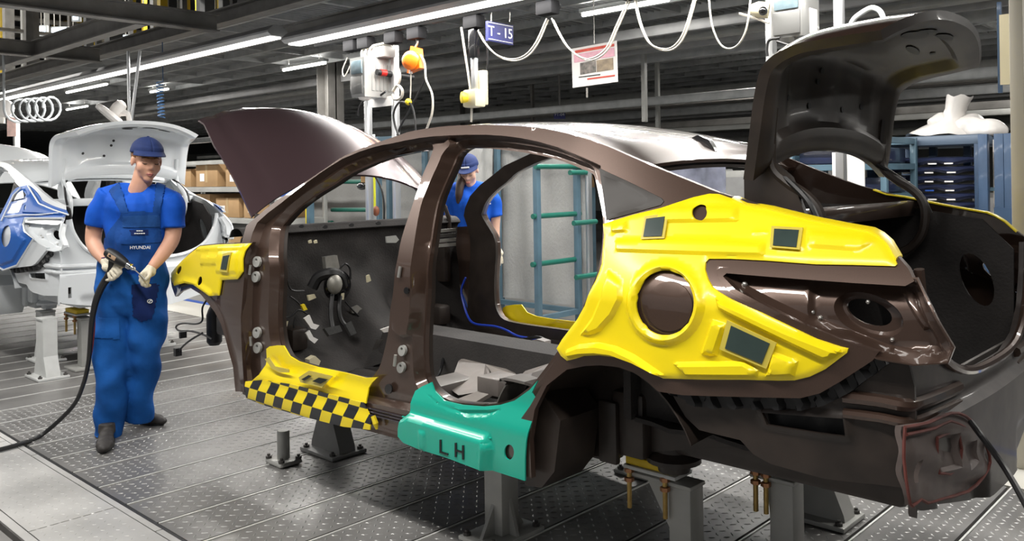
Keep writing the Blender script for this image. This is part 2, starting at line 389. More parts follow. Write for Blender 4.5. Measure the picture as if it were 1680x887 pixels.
# grating under the deck: joists along both directions and fine bearing bars
g = G()
for k in range(34): g.box((-34, 5.4+.72*k, ZC-.03), (8, 5.4+.72*k+.045, ZC+.09))
o = g.obj('deck_joist', M['mesh'], ceil, 0); tag(o, kind='stuff')
g = G()
for k in range(36): g.box((-34+1.18*k, 5.36, ZC-.01), (-34+1.18*k+.05, 29, ZC+.09))
o = g.obj('deck_cross_bar', M['mesh'], ceil, 0); tag(o, kind='stuff')
g = G()
for k in range(260): g.box((-18+.095*k, 5.36, ZC+.05), (-18+.095*k+.016, 16, ZC+.085))
o = g.obj('deck_bearing_bar', M['mesh'], ceil, 0); tag(o, kind='stuff')
def ibeam(name, a, b, w_, h, mt, horiz=True):
    """I section between two points, web vertical"""
    a = np.array(a, float); b = np.array(b, float); d = (b-a)/np.linalg.norm(b-a); s = np.cross(d, UPZ); s = s/np.linalg.norm(s) if np.linalg.norm(s) > .1 else np.array((1., 0, 0)); u = np.cross(s, d); c = (a+b)/2; L_ = np.linalg.norm(b-a)/2
    g = G().obox(c+u*(h/2-.006), d*L_, s*w_/2, u*.008).obox(c-u*(h/2-.006), d*L_, s*w_/2, u*.008).obox(c, d*L_, s*.006, u*(h/2))
    return g.obj(name, mt, None, 0)
UPZ = np.array((0, 0, 1.))
n_tr = [10]
def beam(a, b, w_=.14, h=.20, mt=None):
    o = ibeam('trim_%d' % n_tr[0], a, b, w_, h, mt or M['beam']); n_tr[0] += 1; tag(o, kind='structure'); return o
beam((-40, 5.25, ZC+.04), (8, 5.25, ZC+.04), .16, .18)          # deck edge girder
beam((-40, 5.02, 3.04), (8, 5.02, 3.04), .10, .12, M['beam'])  # girder over the lamp line
beam((-9.45, -6, 3.32), (-9.45, 5.0, 3.32), .16, .20); beam((-12.9, -6, 3.32), (-12.9, 5.0, 3.32), .16, .20); beam((-17.5, -6, 3.32), (-17.5, 5.0, 3.32), .16, .20)
beam((-40, 4.14, 3.32), (-9.5, 4.14, 3.32), .14, .22)
for k in range(4): beam((-20-6*k, -8, 7.6), (-20-6*k, 29, 7.6), .2, .4)
# columns
for i, (x, y) in enumerate(((-12.2, 8.5), (-20.5, 8.5), (-5.0, 13.5), (3, 13.5), (-14, 13.5), (-26, 6.2), (-30, 12))):
    o = G().box((x-.16, y-.012, 0), (x+.16, y+.012, ZC+.1)).box((x-.16, y-.16, 0), (x-.145, y+.16, ZC+.1)).box((x+.145, y-.16, 0), (x+.16, y+.16, ZC+.1)).obj('trim_%d' % (60+i), M['beam'], None, 0); tag(o, kind='structure')
# ================================================================ the car shell
YC = 3.02; DXW = -6.08
def wside(X, z):
    X = np.asarray(X, float); z = np.asarray(z, float)
    w = .850-.125*np.clip((X+1.75)/.95, 0, 3)**2.2-.075*np.clip((-3.75-X)/.85, 0, 3)**2
    c = .47+.45*sstep((X+1.95)/.7)
    dz = np.clip(z-1.06, 0, None); w = w-c*(np.sqrt(dz**2+.06**2)-.06)
    lo = np.clip(.78-z, 0, None); w = w-.10*lo**1.5
    return w
def ys(X, z): return YC-wside(X, z)
def SP(px, py, off=0., dx=0.):
    y = 2.25
    for _ in range(14):
        p = P(px, py, Y=y); y = .5*y+.5*(float(ys(p[0]-dx, p[2]))-off)
    p = P(px, py, Y=y); p[0] -= dx
    return p
def sxz(pts, off=0., sm=0, closed=True, dx=0.):
    q = [np.array(SP(a[0], a[1], off, dx))[[0, 2]] for a in pts]
    return crv(q, sm, closed) if sm else q
def ellpx(cx, cy, rx, ry, rot=0., n=32):
    c, s = math.cos(rot), math.sin(rot)
    return [(cx+rx*math.cos(t)*c-ry*math.sin(t)*s, cy+rx*math.cos(t)*s+ry*math.sin(t)*c) for t in np.linspace(0, 2*math.pi, n, endpoint=False)]
def side_panel(name, outline, holes, step, mt, parent, off=0., thick=.03, relief=None, extra=(), smooth=35, surf=ys):
    v, t = tess(outline, holes, step, extra)
    o = np.full(len(v), off, float)
    if relief is not None: o = o+relief(v)
    V3 = np.stack([v[:, 0], surf(v[:, 0], v[:, 1])-o, v[:, 1]], 1)
    a = V3[t[:, 1]]-V3[t[:, 0]]; b = V3[t[:, 2]]-V3[t[:, 0]]
    fl_ = np.cross(a, b)[:, 1] > 0; t = t.copy(); t[fl_] = t[fl_][:, ::-1]
    V, Fc = slab(V3, t, np.tile([0, thick, 0], (len(v), 1)))
    return mobj(name, V, Fc, mt, parent, smooth)
def pad(v, poly, h, e): return h*sstep(sdist(v, poly)/e)
# ---- outlines traced on the photograph (pixels) and put onto the body side
ROOF_TOP = [(404, 370), (447, 334), (494, 303), (537, 274), (566, 255), (613, 236), (651, 223), (678, 214.5), (735, 206.5), (795, 205), (854, 207), (902, 213), (950, 224), (997, 240), (1040, 259), (1093, 281), (1174, 314)]
DECK = [(1230, 331), (1285, 346), (1340, 358), (1425, 377), (1455, 400), (1490, 440), (1500, 461)]
LAMP = [(1485, 469), (1400, 464), (1317, 458), (1240, 452), (1192, 448), (1186, 453), (1206, 474), (1241, 493), (1311, 528), (1376, 555), (1441, 577)]
QLOW = [(1432, 591), (1378, 626), (1345, 645), (1313, 653), (1220, 651), (1120, 648), (1080, 642)]
ARCH = [(1062, 626), (1042, 612), (1014, 602), (985, 599), (961, 600), (930, 606), (897, 632), (877, 672), (869, 722), (872, 784)]
SILLB = [(800, 764), (640, 716), (520, 684), (412, 652), (398, 646)]
FRONT = [(393, 600), (390, 520), (392, 450), (396, 400)]
FD = [(462, 378), (460, 433), (458, 506), (459.5, 547), (465, 571), (478, 590), (509, 601), (553, 611.6), (593, 621), (607, 620), (617, 611), (630, 586), (641, 542), (645, 501), (649.5, 474), (655, 430), (663, 389), (681.7, 332), (697, 287), (712, 252), (708, 246), (673, 251), (632, 261), (578, 284), (549, 303), (518, 322), (490, 343), (470, 364)]
RD = [(747, 268), (752, 256), (764, 245), (783, 242), (845, 248), (892, 256), (923, 264.5), (950, 275), (971, 284), (977, 295), (983, 323), (989, 356), (989, 385), (985, 425), (973, 465), (949, 519), (916, 574), (878, 625), (862, 640), (840, 655), (818, 661), (791, 663), (751, 660), (729, 652), (713, 639), (704, 625), (699.5, 608), (698, 552), (702.6, 467), (707, 408.6), (714, 362), (723, 323)]
APER = [(404, 636), (398, 560), (400, 470), (410, 400), (422, 366), (460, 335), (504, 300), (561, 262), (613, 242.5), (640, 237), (688, 227.5), (735, 223.5), (797, 222.5), (854, 228), (914, 243), (976, 269), (984, 282), (996, 352), (999, 400), (990, 455), (968, 506), (932, 560), (888, 630), (850, 690), (805, 710), (678, 674), (500, 640)]
BPIL = [(664, 389), (656, 430), (646, 500), (643, 542), (672, 552), (682, 467), (690, 408), (713, 330), (745, 233), (727, 233), (699, 287)]
outl = sxz(crv(ROOF_TOP, 3)+DECK+LAMP+QLOW+ARCH+SILLB+FRONT)
fd = sxz(FD, -.085, 3); rd = sxz(RD, -.085, 3); aper = sxz(APER, 0, 2); bpil = sxz(BPIL, -.03, 2)
def frame_relief(v):
    d = sdist(v, aper); r = -.045*sstep((d+.004)/.016)
    r = r+.026*sstep(sdist(v, bpil)/.014)
    dh = np.minimum(np.abs(sdist(v, fd)), np.abs(sdist(v, rd))); k = 1-sstep((dh-.010)/.022)
    return r*(1-k)-.085*k
def sect(px, pts): return np.array([SP(*p) for p in pts])
railp = np.array([SP(*p) for p in crv(ROOF_TOP, 3)]); _o = np.argsort(railp[:, 0]); railp = railp[_o]
def rail(X): return np.interp(X, railp[:, 0], YC-railp[:, 1]), np.interp(X, railp[:, 0], railp[:, 2])
LIDS = np.array([(-1.318, 1.435), (-1.293, 1.58), (-1.268, 1.715), (-1.235, 1.79), (-1.15, 1.832), (-1.02, 1.848), (-.915, 1.858)])
LIDC = np.array([(-1.300, 1.53), (-1.31, 1.66), (-1.305, 1.80), (-1.275, 1.885), (-1.18, 1.935), (-1.0, 1.955), (-.850, 1.957)])
def lid_grid(nu=33, sub=5, inset=0., down=0.):
    S = np.array(crv(list(LIDS), sub)); C = np.array(crv(list(LIDC), sub)); n = len(S); A = np.zeros((n, nu, 3))
    for i in range(n):
        t = i/(n-1); hw = np.interp(t, [0, .4, .7, 1], [.565, .575, .575, .50])-inset
        for j in range(nu):
            u = -1+2*j/(nu-1); k = 1-abs(u)**2.4
            x, z = S[i]*(1-k)+C[i]*k
            A[i, j] = (x, YC+u*hw, z)
    if down:
        du = np.gradient(A, axis=0); dv = np.gradient(A, axis=1); nrm = np.cross(du, dv); nrm /= np.linalg.norm(nrm, axis=2)[..., None]+1e-9
        if nrm[2, nu//2, 0] > 0: nrm = -nrm       # outer side looks forward/up
        A = A-nrm*down
    return A
def hood_grid(nu=41, nv=25, down=0.):
    A = np.zeros((nv, nu, 3))
    for i in range(nv):
        v = i/(nv-1)
        for j in range(nu):
            u = -1+2*j/(nu-1); k = 1-abs(u)**2.2; hw = np.interp(v, [0, .6, 1], [.69, .64, .53])
            x = -4.06-.87*v+(-.07*(1-v)-.06*v)*k; z = 1.27+.585*v+(.185*(1-v)+.075*v)*k
            b = .055*math.sin(math.pi*min(1, v*1.0))*1.0+.035*k-.03*max(0, v-.88)/.12
            b -= .02*math.exp(-((abs(u)-.80)/.05)**2)*(v > .05)*.6
            A[i, j] = (x+b*.55, YC+u*hw, z+b*.83)
    if down: A = A-np.array([.55, 0, .83])*down
    return A
def rear_poly(d=0.):
    h = [(2.41, 1.185), (2.385, 1.02), (2.355, .86), (2.335, .64), (2.335, .560), (2.34, .550), (2.345, .575), (2.36, .565), (2.38, .560), (2.55, .525), (2.78, .475), (2.90, .465)]
    hole = [(2.43, 1.185), (2.455, 1.08), (2.53, .96), (2.66, .885), (2.85, .85)]
    left = h; right = [(2*YC-y, z) for y, z in h[::-1]]
    hl = [(2*YC-y, z) for y, z in hole]; 
    return left+right+hl+hole[::-1]
def build_car(dx, paint, pin, hoodm, feltm, gfloor, label, dark):
    car = thing('car_body', label, 'car body', (-2.6, YC, .36))
    mir = Matrix.Translation((0, 2*YC, 0)) @ Matrix.Scale(-1, 4, (0, 1, 0))
    def mirror(o):
        c = newobj(o.name.split('.')[0], o.data, o.parent); c.matrix_parent_inverse = o.matrix_parent_inverse @ mir
        return c
    L = side_panel('body_side', outl, [fd, rd], .016, paint, car, 0., .022, frame_relief, extra=(poff(aper, .004), poff(aper, -.012), bpil, poff(bpil, -.014), poff(fd, .010), poff(fd, .032), poff(rd, .010), poff(rd, .032)))
    mirror(L)
    inn_o = sxz([(440, 372), (452, 356), (475, 332), (505, 310), (537, 291), (568, 272), (625, 248), (670, 238), (735, 230), (783, 228), (848, 234), (897, 243), (957, 262), (988, 285), (1003, 352), (1002, 400), (992, 460), (968, 515), (930, 570), (885, 650), (850, 690), (800, 700), (640, 660), (440, 622), (426, 600), (424, 520), (426, 450)], -.10)
    I_ = side_panel('inner_frame', inn_o, [fd, rd], .03, M['dark'] if dark is M['dark'] else pin, car, -.105, .02); mirror(I_)
    # roof skin with crown
    xs = np.linspace(-3.06, -1.70, 30); A = np.zeros((30, 25, 3))
    for i, x in enumerate(xs):
        w_, z_ = rail(x)
        for j in range(25):
            u = -1+2*j/24; A[i, j] = (x, YC+u*(w_-.004), z_-.003+.034*(1-u*u)-.010*math.exp(-((abs(u)-.9)/.05)**2)-.03*sstep((x+1.80)/.10))
    rf = G().grid(A, (0, 0, -.012)).obj('roof', paint, car)
    for (x0, x1, dz) in ((-3.06, -2.92, -.035), (-1.86, -1.70, -.05)):
        B = np.zeros((4, 25, 3))
        for i, x in enumerate(np.linspace(x0, x1, 4)):
            w_, z_ = rail(x)
            for j in range(25): u = -1+2*j/24; B[i, j] = (x, YC+u*(w_-.03), z_+dz+.030*(1-u*u)-(.02 if i in (1, 2) else 0))
        G().grid(B, (0, 0, -.012)).obj('roof_header', pin, car)
    # quarter light panel
    q = sxz([(984, 276), (1030, 297), (1086, 325), (1090, 330), (1085, 336), (1040, 349), (996, 361)])
    q2 = sxz([(990, 288), (1030, 305), (1062, 326), (1063, 331), (1055, 336), (998, 352)])
    Q = side_panel('quarter_window_panel', q, [], .02, mat('quarter_panel', (.055, .050, .047), .6, 0, 0), car, .004, .01, lambda v: .006*sstep(sdist(v, q)/.012)-.006*sstep((sdist(v, q2)+.004)/.01), extra=(q2, poff(q2, .006)))
    mirror(Q)
    # front wing
    fo = sxz([(286, 447), (300, 428), (330, 402), (360, 399), (416, 397), (405, 420), (402, 460), (397, 520), (400, 600), (403, 643), (391, 641), (387, 600), (375, 556), (367, 530), (357, 511), (345, 495), (334, 482), (316, 471), (300, 478), (292, 486), (286, 470), (284, 455)])
    fa = sxz([(284, 455), (286, 470), (292, 486), (300, 478), (316, 471), (334, 482), (345, 495), (357, 511), (367, 530), (375, 556), (387, 600), (391, 641)])
    W = side_panel('front_wing', fo, [], .02, paint, car, .006, .02, lambda v: .010*(1-sstep(sdist(v, fa, False)/.03)))
    mirror(W)
    # apron, strut towers and front end behind the wings
    for s in (1, -1):
        yy = lambda y: YC-s*y
        g = G().box((-4.70, yy(.66), .80), (-4.0, yy(.60), 1.05), .02).box((-4.72, yy(.56), .56), (-3.9, yy(.46), .68), .02)
        g.lathe((-4.42, yy(.52), .70), (0, 0, 1), [(.16, 0), (.15, .25), (.12, .36), (.06, .38)], 20)
        g.obj('apron', pin, car)
    G().box((-4.75, 2.48, .92), (-4.68, 3.56, .99), .02).obj('front_crossmember', pin, car)
    # scuttle and bulkhead
    prof = [(-4.16, 1.165), (-4.13, 1.205), (-4.06, 1.21), (-4.02, 1.175), (-4.05, 1.14), (-4.06, .95), (-4.03, .74), (-3.96, .60), (-3.84, .50), (-3.70, .455)]
    prof = crv([np.array(p) for p in prof], 4); yy = np.linspace(2.26, 3.78, 40); A = np.zeros((len(prof), 40, 3))
    for i, (x, z) in enumerate(prof):
        for j, y in enumerate(yy):
            t = (y-YC)/.76; bow = -.06*(1-t*t)*sstep((z-.45)/.2)
            tun = .17*math.exp(-((y-YC)/.17)**4)*(1-sstep((z-.55)/.45)); bmp = .012*math.sin(y*19+z*9)*math.sin(z*14+y*3)*(.5 < z < 1.1)
            A[i, j] = (x+bow+bmp+tun*.9, y, z+tun*.4)
    G().grid(A, (-.012, 0, -.004)).obj('bulkhead', feltm, car)
    # floor pan with tunnel
    xs = np.linspace(-3.72, -2.25, 26); A = np.zeros((26, 61, 3))
    for i, x in enumerate(xs):
        for j in range(61):
            y = 2.27+j*(1.50/60); z = .455+.20*sstep((.17-abs(y-YC))/.07)+.006*math.sin(y*42)*(abs(y-YC) > .2)
            A[i, j] = (x, y, z)
    G().grid(A, (0, 0, -.01)).obj('floor_pan', feltm, car)
    for s in (1, -1):
        G().box((-2.98, YC-s*.18, .45), (-2.82, YC-s*.74, .545), .015).obj('seat_crossmember', gfloor, car)
        G().box((-2.50, YC-s*.18, .45), (-2.40, YC-s*.74, .52), .015).obj('seat_crossmember', gfloor, car)
    # heel board, rear seat pan
    prof = crv([np.array(p) for p in [(-2.42, .455), (-2.34, .52), (-2.27, .66), (-2.20, .715), (-2.0, .705), (-1.80, .725), (-1.66, .80), (-1.60, .86)]], 4); A = np.zeros((len(prof), 50, 3))
    for i, (x, z) in enumerate(prof):
        for j in range(50):
            hw_ = .74-.23*sstep((x+2.12)/.10); y = YC-hw_+j*(2*hw_/49); t = abs(y-YC)
            z2 = z-.07*sstep((t-.30)/.06)*(1-sstep((t-.60)/.05))*sstep((x+2.25)/.1)*(1-sstep((x+1.85)/.1)) + .012*math.sin(x*30)*(t < .3)
            A[i, j] = (x+.05*sstep((t-.52)/.1)*(z < .7), y, z2)
    G().grid(A, (0, 0, -.01)).obj('rear_seat_pan', gfloor, car)
    # inner sills
    for s in (1, -1): G().box((-4.0, YC-s*.765, .37), (-2.02, YC-s*.70, .53), .02).obj('inner_sill', pin, car)
    # rear wheel houses
    for s in (1, -1):
        A = np.zeros((25, 7, 3))
        for i in range(25):
            a = math.radians(24+172*i/24); rr = .355
            for j in range(7):
                t = j/6; A[i, j] = (-1.70+rr*math.cos(a)*(1-.10*t), YC-s*(.80-.28*t), .50+rr*math.sin(a)*(1-.12*t*t))
        g = G().grid(A, (0, 0, .008))
        pl_ = [(-1.70+.33*math.cos(math.radians(a)), YC-s*.53, .50+.33*math.sin(math.radians(a))) for a in np.linspace(14, 196, 25)]
        g.prism(pl_, (0, s*.012, 0)); g.obj('wheel_house', dark, car)
        g = G(); g.prism([(-2.07, YC-s*.78, .36), (-2.07, YC-s*.78, .66), (-1.98, YC-s*.78, .70), (-1.90, YC-s*.78, .62), (-1.93, YC-s*.78, .44), (-1.99, YC-s*.78, .37)], (0, s*.22, 0)); g.obj('rear_jacking_bracket', dark, car)
        # spring cup and longitudinal member
        g = G().lathe((-1.655, YC-s*.46, .452), (0, 0, 1), [(.045, -.03), (.055, -.028), (.06, 0), (.095, .006), (.095, .022), (.07, .045), (.06, .12), (.05, .28)], 22)
        g.box((-1.84, YC-s*.58, .47), (-1.70, YC-s*.50, .70), .02).box((-1.88, YC-s*.60, .44), (-1.80, YC-s*.57, .66), .01)
        g.obj('spring_cup', dark, car)
        g = G().box((-1.62, YC-s*.52, .50), (-.86, YC-s*.40, .62), .02).box((-2.3, YC-s*.5, .40), (-1.9, YC-s*.40, .56), .02); g.obj('rear_chassis_leg', dark, car)
    # tail lamp recess, lower quarter, trunk
    lh = sxz(ellpx(1402, 520, 40, 20, .35, 24)); lo = sxz([(1176, 436), (1320, 444), (1505, 455), (1530, 505), (1566, 570), (1556, 596), (1500, 600), (1440, 590), (1376, 562), (1300, 530), (1200, 482), (1176, 458)])
    l1 = sxz([(1316, 456), (1490, 466), (1545, 590), (1440, 580), (1314, 530)]); l2 = sxz(ellpx(1408, 522, 58, 32, .35), 0); l3 = sxz([(1462, 478), (1482, 480), (1520, 545), (1500, 548)])
    T = side_panel('tail_lamp_recess', lo, [lh], .012, paint, car, -.05, .01, lambda v: -.022*sstep(sdist(v, l1)/.014)-.03*sstep((sdist(v, l2)+.004)/.012)+.016*sstep(sdist(v, l3)/.016)+.05*(1-sstep((sdist(v, lo)-.004)/.02)), extra=(l1, poff(l1, -.007), poff(l1, -.014), poff(l2, .004), poff(l2, -.008), l3, poff(l3, -.016), poff(lo, -.004), poff(lo, -.014), poff(lo, -.024)))
    mirror(T)
    for a, b, of, r in ((1222, 466, -.045, .009), (1333, 512, -.068, .007), (1346, 521, -.068, .007), (1424, 495, -.068, .006), (1464, 557, -.068, .006)):
        S2 = G().ell(SP(a, b, of), r, r*1.2, r, 8, 6).obj('stud', M['zinc'], car); mirror(S2)
    bl = sxz([(1080, 640), (1120, 646), (1313, 651), (1378, 624), (1436, 586), (1450, 600), (1385, 648), (1345, 668), (1310, 676), (1140, 672), (1100, 655)])
    B1 = side_panel('bumper_rail', bl, [], .012, M['blk'], car, -.030, .02, lambda v: .010*np.sign(np.sin(v[:, 0]*95+v[:, 1]*40))); mirror(B1)
    qe = sxz([(1084, 648), (1130, 660), (1310, 668), (1345, 660), (1385, 640), (1440, 590), (1478, 600), (1488, 640), (1490, 700), (1492, 812), (1432, 804.6), (1340, 794), (1250, 769), (1221, 753), (1199, 729), (1131, 712), (1108, 690)])
    vh = sxz([(1238, 682), (1372, 692), (1376, 722), (1330, 716), (1246, 702)]); cr_ = sxz([(1150, 675), (1200, 705), (1300, 735), (1400, 760), (1490, 770)], closed=False)
    B2 = side_panel('quarter_extension', qe, [vh], .014, pin if dark is not M['whitein'] else paint, car, -.055, .012, lambda v: -.035*sstep((sdist(v, cr_, False)*np.sign(.66-v[:, 1]+(v[:, 0]+1.5)*-.16)+.005)/.03)+.012*(1-sstep((np.abs(sdist(v, vh))-.004)/.02)), extra=(poff(vh, .012), poff(vh, .02))); mirror(B2)
    B3 = side_panel('vent_flap', sxz([(1230, 675), (1382, 688), (1382, 728), (1240, 710)]), [], .02, M['blk'], car, -.085, .01, lambda v: .008*np.sin(v[:, 0]*60)); mirror(B3)
    # bulge of the bumper step on the corner
    for z0, h in ((.845, .018), (.80, .014)):
        pts = [SP(1440, 600, -.05), SP(1478, 610, -.06)]
        g = G().tube([(-.95, ys(-.95, z0)+.05, z0), (-.86, ys(-.86, z0)+.045, z0), (-.80, 2.34, z0-.005), (-.785, 2.45, z0-.012), (-.775, 2.7, z0-.02)], h, 8, sm=4)
        C_ = g.obj('corner_bead', paint, car); mirror(C_)
    # rear panel
    rp = rear_poly(); v, t = tess(rp, [[(2.40, .60), (2.425, .60), (2.425, .68), (2.40, .68)], [(2*YC-2.425, .60), (2*YC-2.40, .60), (2*YC-2.40, .68), (2*YC-2.425, .68)]], .02)
    bx = -.815+.045*(1-((v[:, 0]-YC)/.72)**2)+.035*sstep((.80-v[:, 1])/.03)*(1-.0*v[:, 0])-.03*sstep((.62-v[:, 1])/.05)*sstep((.2-np.abs(np.abs(v[:, 0]-YC)-.36))/.05)
    bx += .0*v[:, 0]
    V3 = np.stack([bx, v[:, 0], v[:, 1]], 1); a = V3[t[:, 1]]-V3[t[:, 0]]; b = V3[t[:, 2]]-V3[t[:, 0]]; k = np.cross(a, b)[:, 0] < 0; t[k] = t[k][:, ::-1]
    V, Fc = slab(V3, t, np.tile([-.02, 0, 0], (len(v), 1))); rpo = mobj('rear_panel', V, Fc, paint if dark is M['whitein'] else mat('dull_primer', (.055, .045, .042), .5, .2, .15, var=.35, scale=12), car)
    # boot: sill lip, floor, sides, shelf
    lip = [(2.43, 1.185), (2.455, 1.08), (2.53, .96), (2.66, .885), (2.85, .85)]; lip = lip+[(2*YC-y, z) for y, z in lip[::-1]]
    G().tube([(-.80+.045*(1-((y-YC)/.72)**2)-.005, y, z+.004) for y, z in lip], .014, 8, sm=4).obj('boot_seal_flange', paint, car)
    A = np.zeros((14, 21, 3))
    for i in range(14):
        x = -1.72+i*(.90/13)
        for j in range(21): y = 2.42+j*(1.20/20); A[i, j] = (x, y, .62+.05*sstep((x+.95)/.1)+.008*math.sin(x*25))
    G().grid(A, (0, 0, -.015)).obj('boot_floor', feltm, car)
    A = np.zeros((2, 2, 3)); A[0, 0] = (-.84, 2.55, .64); A[0, 1] = (-.84, 3.49, .64); A[1, 0] = (-.80, 2.55, .86); A[1, 1] = (-.80, 3.49, .86)
    G().grid(A, (-.01, 0, 0)).obj('boot_sill', gfloor if dark is M['whitein'] else M['greyp'], car)
    bi = [(-1.72, .62), (-.86, .62), (-.83, .85), (-.83, 1.16), (-.93, 1.27), (-1.19, 1.31), (-1.72, 1.33)]
    hole = [(-.955+.055*math.cos(t_)-.022*math.sin(t_), 1.04+.10*math.sin(t_)) for t_ in np.linspace(0, 2*math.pi, 20, endpoint=False)]
    BI = side_panel('boot_inner_side', bi, [hole], .03, feltm, car, 0, .01, lambda v: .02*np.sin(v[:, 0]*11)*np.sin(v[:, 1]*9), surf=lambda X, z: np.full(len(X), 2.46)+.06*sstep((X+1.05)/.2)*0); mirror(BI)
    g = G().box((-1.76, 2.42, 1.285), (-1.20, 3.62, 1.30)); g.obj('parcel_shelf', pin, car)
    G().box((-1.215, 2.43, 1.275), (-1.175, 3.61, 1.338), .012).obj('boot_front_rail', paint, car)
    G().box((-1.75, 2.40, .62), (-1.72, 3.64, 1.29)).obj('boot_partition', feltm, car)
    # boot lid: outer skin and pressed inner panel
    A = lid_grid(); lid = G().grid(A).obj('boot_lid', paint, car)
    # solid: outer and inner closed by rim
    lid_o = lid_grid(); lid_i = lid_grid(inset=.012, down=.028)
    n, mm = lid_o.shape[:2]
    for i in range(n):
        for j in range(mm):
            u = -1+2*j/(mm-1); v_ = i/(n-1)
            edge = min((1-abs(u))*.55, v_*.9+.02, (1-v_)*.9+.02); d = .030*sstep(edge/.08)
            pock = sstep((.42-abs(abs(u)-.46))/.03*.12)*sstep((v_-.12)/.04)*sstep((.50-v_)/.04)*sstep((abs(u)-.06)/.04)*sstep((.62-abs(u))/.05)
            lid_i[i, j] += (lid_o[i, j]-lid_i[i, j])*(.45*pock) - 0
    nr = np.cross(np.gradient(lid_o, axis=0), np.gradient(lid_o, axis=1)); nr /= np.linalg.norm(nr, axis=2)[..., None]+1e-9
    if nr[2, mm//2, 0] > 0: nr = -nr
    for i in range(n):
        for j in range(mm):
            u = -1+2*j/(mm-1); v_ = i/(n-1); edge = min((1-abs(u))*.57, v_*.9, (1-v_)*.9)
            rib = .022*sstep((edge-.015)/.02)*(1-sstep((edge-.09)/.02))
            lid_i[i, j] -= nr[i, j]*rib
    r_ = G(); r_.grid(lid_i)
    ring = lambda A_: [A_[0, j] for j in range(mm)]+[A_[i, mm-1] for i in range(1, n)]+[A_[n-1, j] for j in range(mm-2, -1, -1)]+[A_[i, 0] for i in range(n-2, 0, -1)]
    ro, ri = ring(lid_o), ring(lid_i); k = len(ro); r_.add(ro+ri, [(i, (i+1) % k, k+(i+1) % k, k+i) for i in range(k)])
    inn = r_.obj('inner_panel', pin if dark is not M['whitein'] else paint, lid)
    inn.matrix_parent_inverse = Matrix()
    def lidpt(u, v_, lift=.0):
        i = v_*(n-1); j = (u+1)/2*(mm-1); i0 = min(int(i), n-2); j0 = min(int(j), mm-2); a, b = i-i0, j-j0
        f = lambda A_: A_[i0, j0]*(1-a)*(1-b)+A_[i0+1, j0]*a*(1-b)+A_[i0, j0+1]*(1-a)*b+A_[i0+1, j0+1]*a*b
        return f(lid_i)-f(nr)*lift
    def lidhole(m_, d):
        ho = G().prism(m_, d).obj('access_hole', M['blk'], lid, 0); ho.matrix_parent_inverse = Matrix()
    for (u0, u1, v0, v1) in ((-.30, -.04, .78, .86), (.04, .30, .78, .86), (-.30, -.04, .90, .95), (.04, .30, .90, .95), (-.62, -.42, .74, .77), (.42, .62, .74, .77), (-.08, .08, .66, .71)):
        m_ = [lidpt((u0+u1)/2+(u1-u0)/2*math.cos(t_), (v0+v1)/2+(v1-v0)/2*math.sin(t_), .003) for t_ in np.linspace(0, 2*math.pi, 14, endpoint=False)]
        lidhole(m_, -nr[n//2, mm//2]*.0015)
    for (u, v_) in ((-.55, .24), (-.25, .20), (.25, .20), (.55, .24), (-.15, .30), (-.66, .80), (.66, .80), (-.12, .36)):
        c_ = lidpt(u, v_, .003); e1 = lidpt(u+.03, v_, .003)-c_; e2 = lidpt(u, v_+.02, .003)-c_; e1 = e1/np.linalg.norm(e1)*.011; e2 = e2/np.linalg.norm(e2)*.011
        lidhole([c_+e1*math.cos(t_)+e2*math.sin(t_) for t_ in np.linspace(0, 2*math.pi, 10, endpoint=False)], -nr[n//4, mm//2]*.001)
    # gooseneck hinge arms with bracket
    for s in (1, -1):
        y = YC-s*.47
        pts = [(-1.26, y, 1.66), (-1.27, y, 1.56), (-1.265, y, 1.47), (-1.215, y, 1.42), (-1.16, y, 1.385), (-1.12, y, 1.34), (-1.11, y, 1.28), (-1.13, y, 1.20), (-1.20, y, 1.14), (-1.32, y, 1.16)]
        g = G().tube(pts, .017, 8, sm=4); g.obj('lid_hinge_arm', dark if dark is not M['whitein'] else paint, car)
        if s > 0: G().prism([(-1.36, y-.012, 1.44), (-1.27, y-.012, 1.50), (-1.20, y-.012, 1.44), (-1.15, y-.012, 1.31), (-1.30, y-.012, 1.30), (-1.36, y-.012, 1.36)], (0, .02, 0)).obj('lid_hinge_bracket', dark, car)
        G().tube([(-1.285, y+s*.05, 1.74), (-1.30, y+s*.055, 1.62), (-1.29, y+s*.04, 1.50), (-1.235, y+s*.0, 1.45), (-1.14, y-s*.03, 1.37), (-1.10, y-s*.03, 1.29)], .009, 6, sm=4).obj('lid_cable', M['bcable'], car)
    # bonnet
    A = hood_grid(); hd = G().grid(A, np.array([.55, 0, .83])*-.012).obj('bonnet', hoodm, car)
    g = G()
    for i in (3, 12, 20): g.tube([hood_grid(down=.03)[i, j] for j in range(4, 37, 3)], .018, 6)
    for j in (4, 20, 36): g.tube([hood_grid(down=.03)[i, j] for i in range(2, 24, 3)], .018, 6)
    rb = g.obj('bonnet_rib', pin, hd); rb.matrix_parent_inverse = Matrix()
    for s in (1, -1): G().tube([(-4.06, YC-s*.66, 1.28), (-4.04, YC-s*.68, 1.20), (-4.05, YC-s*.69, 1.12)], .014, 8).obj('bonnet_hinge', pin, car)
    # roof fin
    G().prism([(-1.86, YC+.03, rail(-1.86)[1]+.022), (-1.82, YC+.03, rail(-1.82)[1]+.050), (-1.77, YC+.03, rail(-1.77)[1]+.048), (-1.74, YC+.03, rail(-1.74)[1]+.015)], (0, -.03, 0)).obj('roof_aerial', M['blkg'], car)
    if dx:
        car.location.x += dx
    return car, mirror
brown_car, mirB = build_car(0, M['brown'], M['dark'], M['hoodp'], M['felt'], M['greyp'], 'dark brown unfinished car body with open bonnet and boot on grey stands', M['dark'])

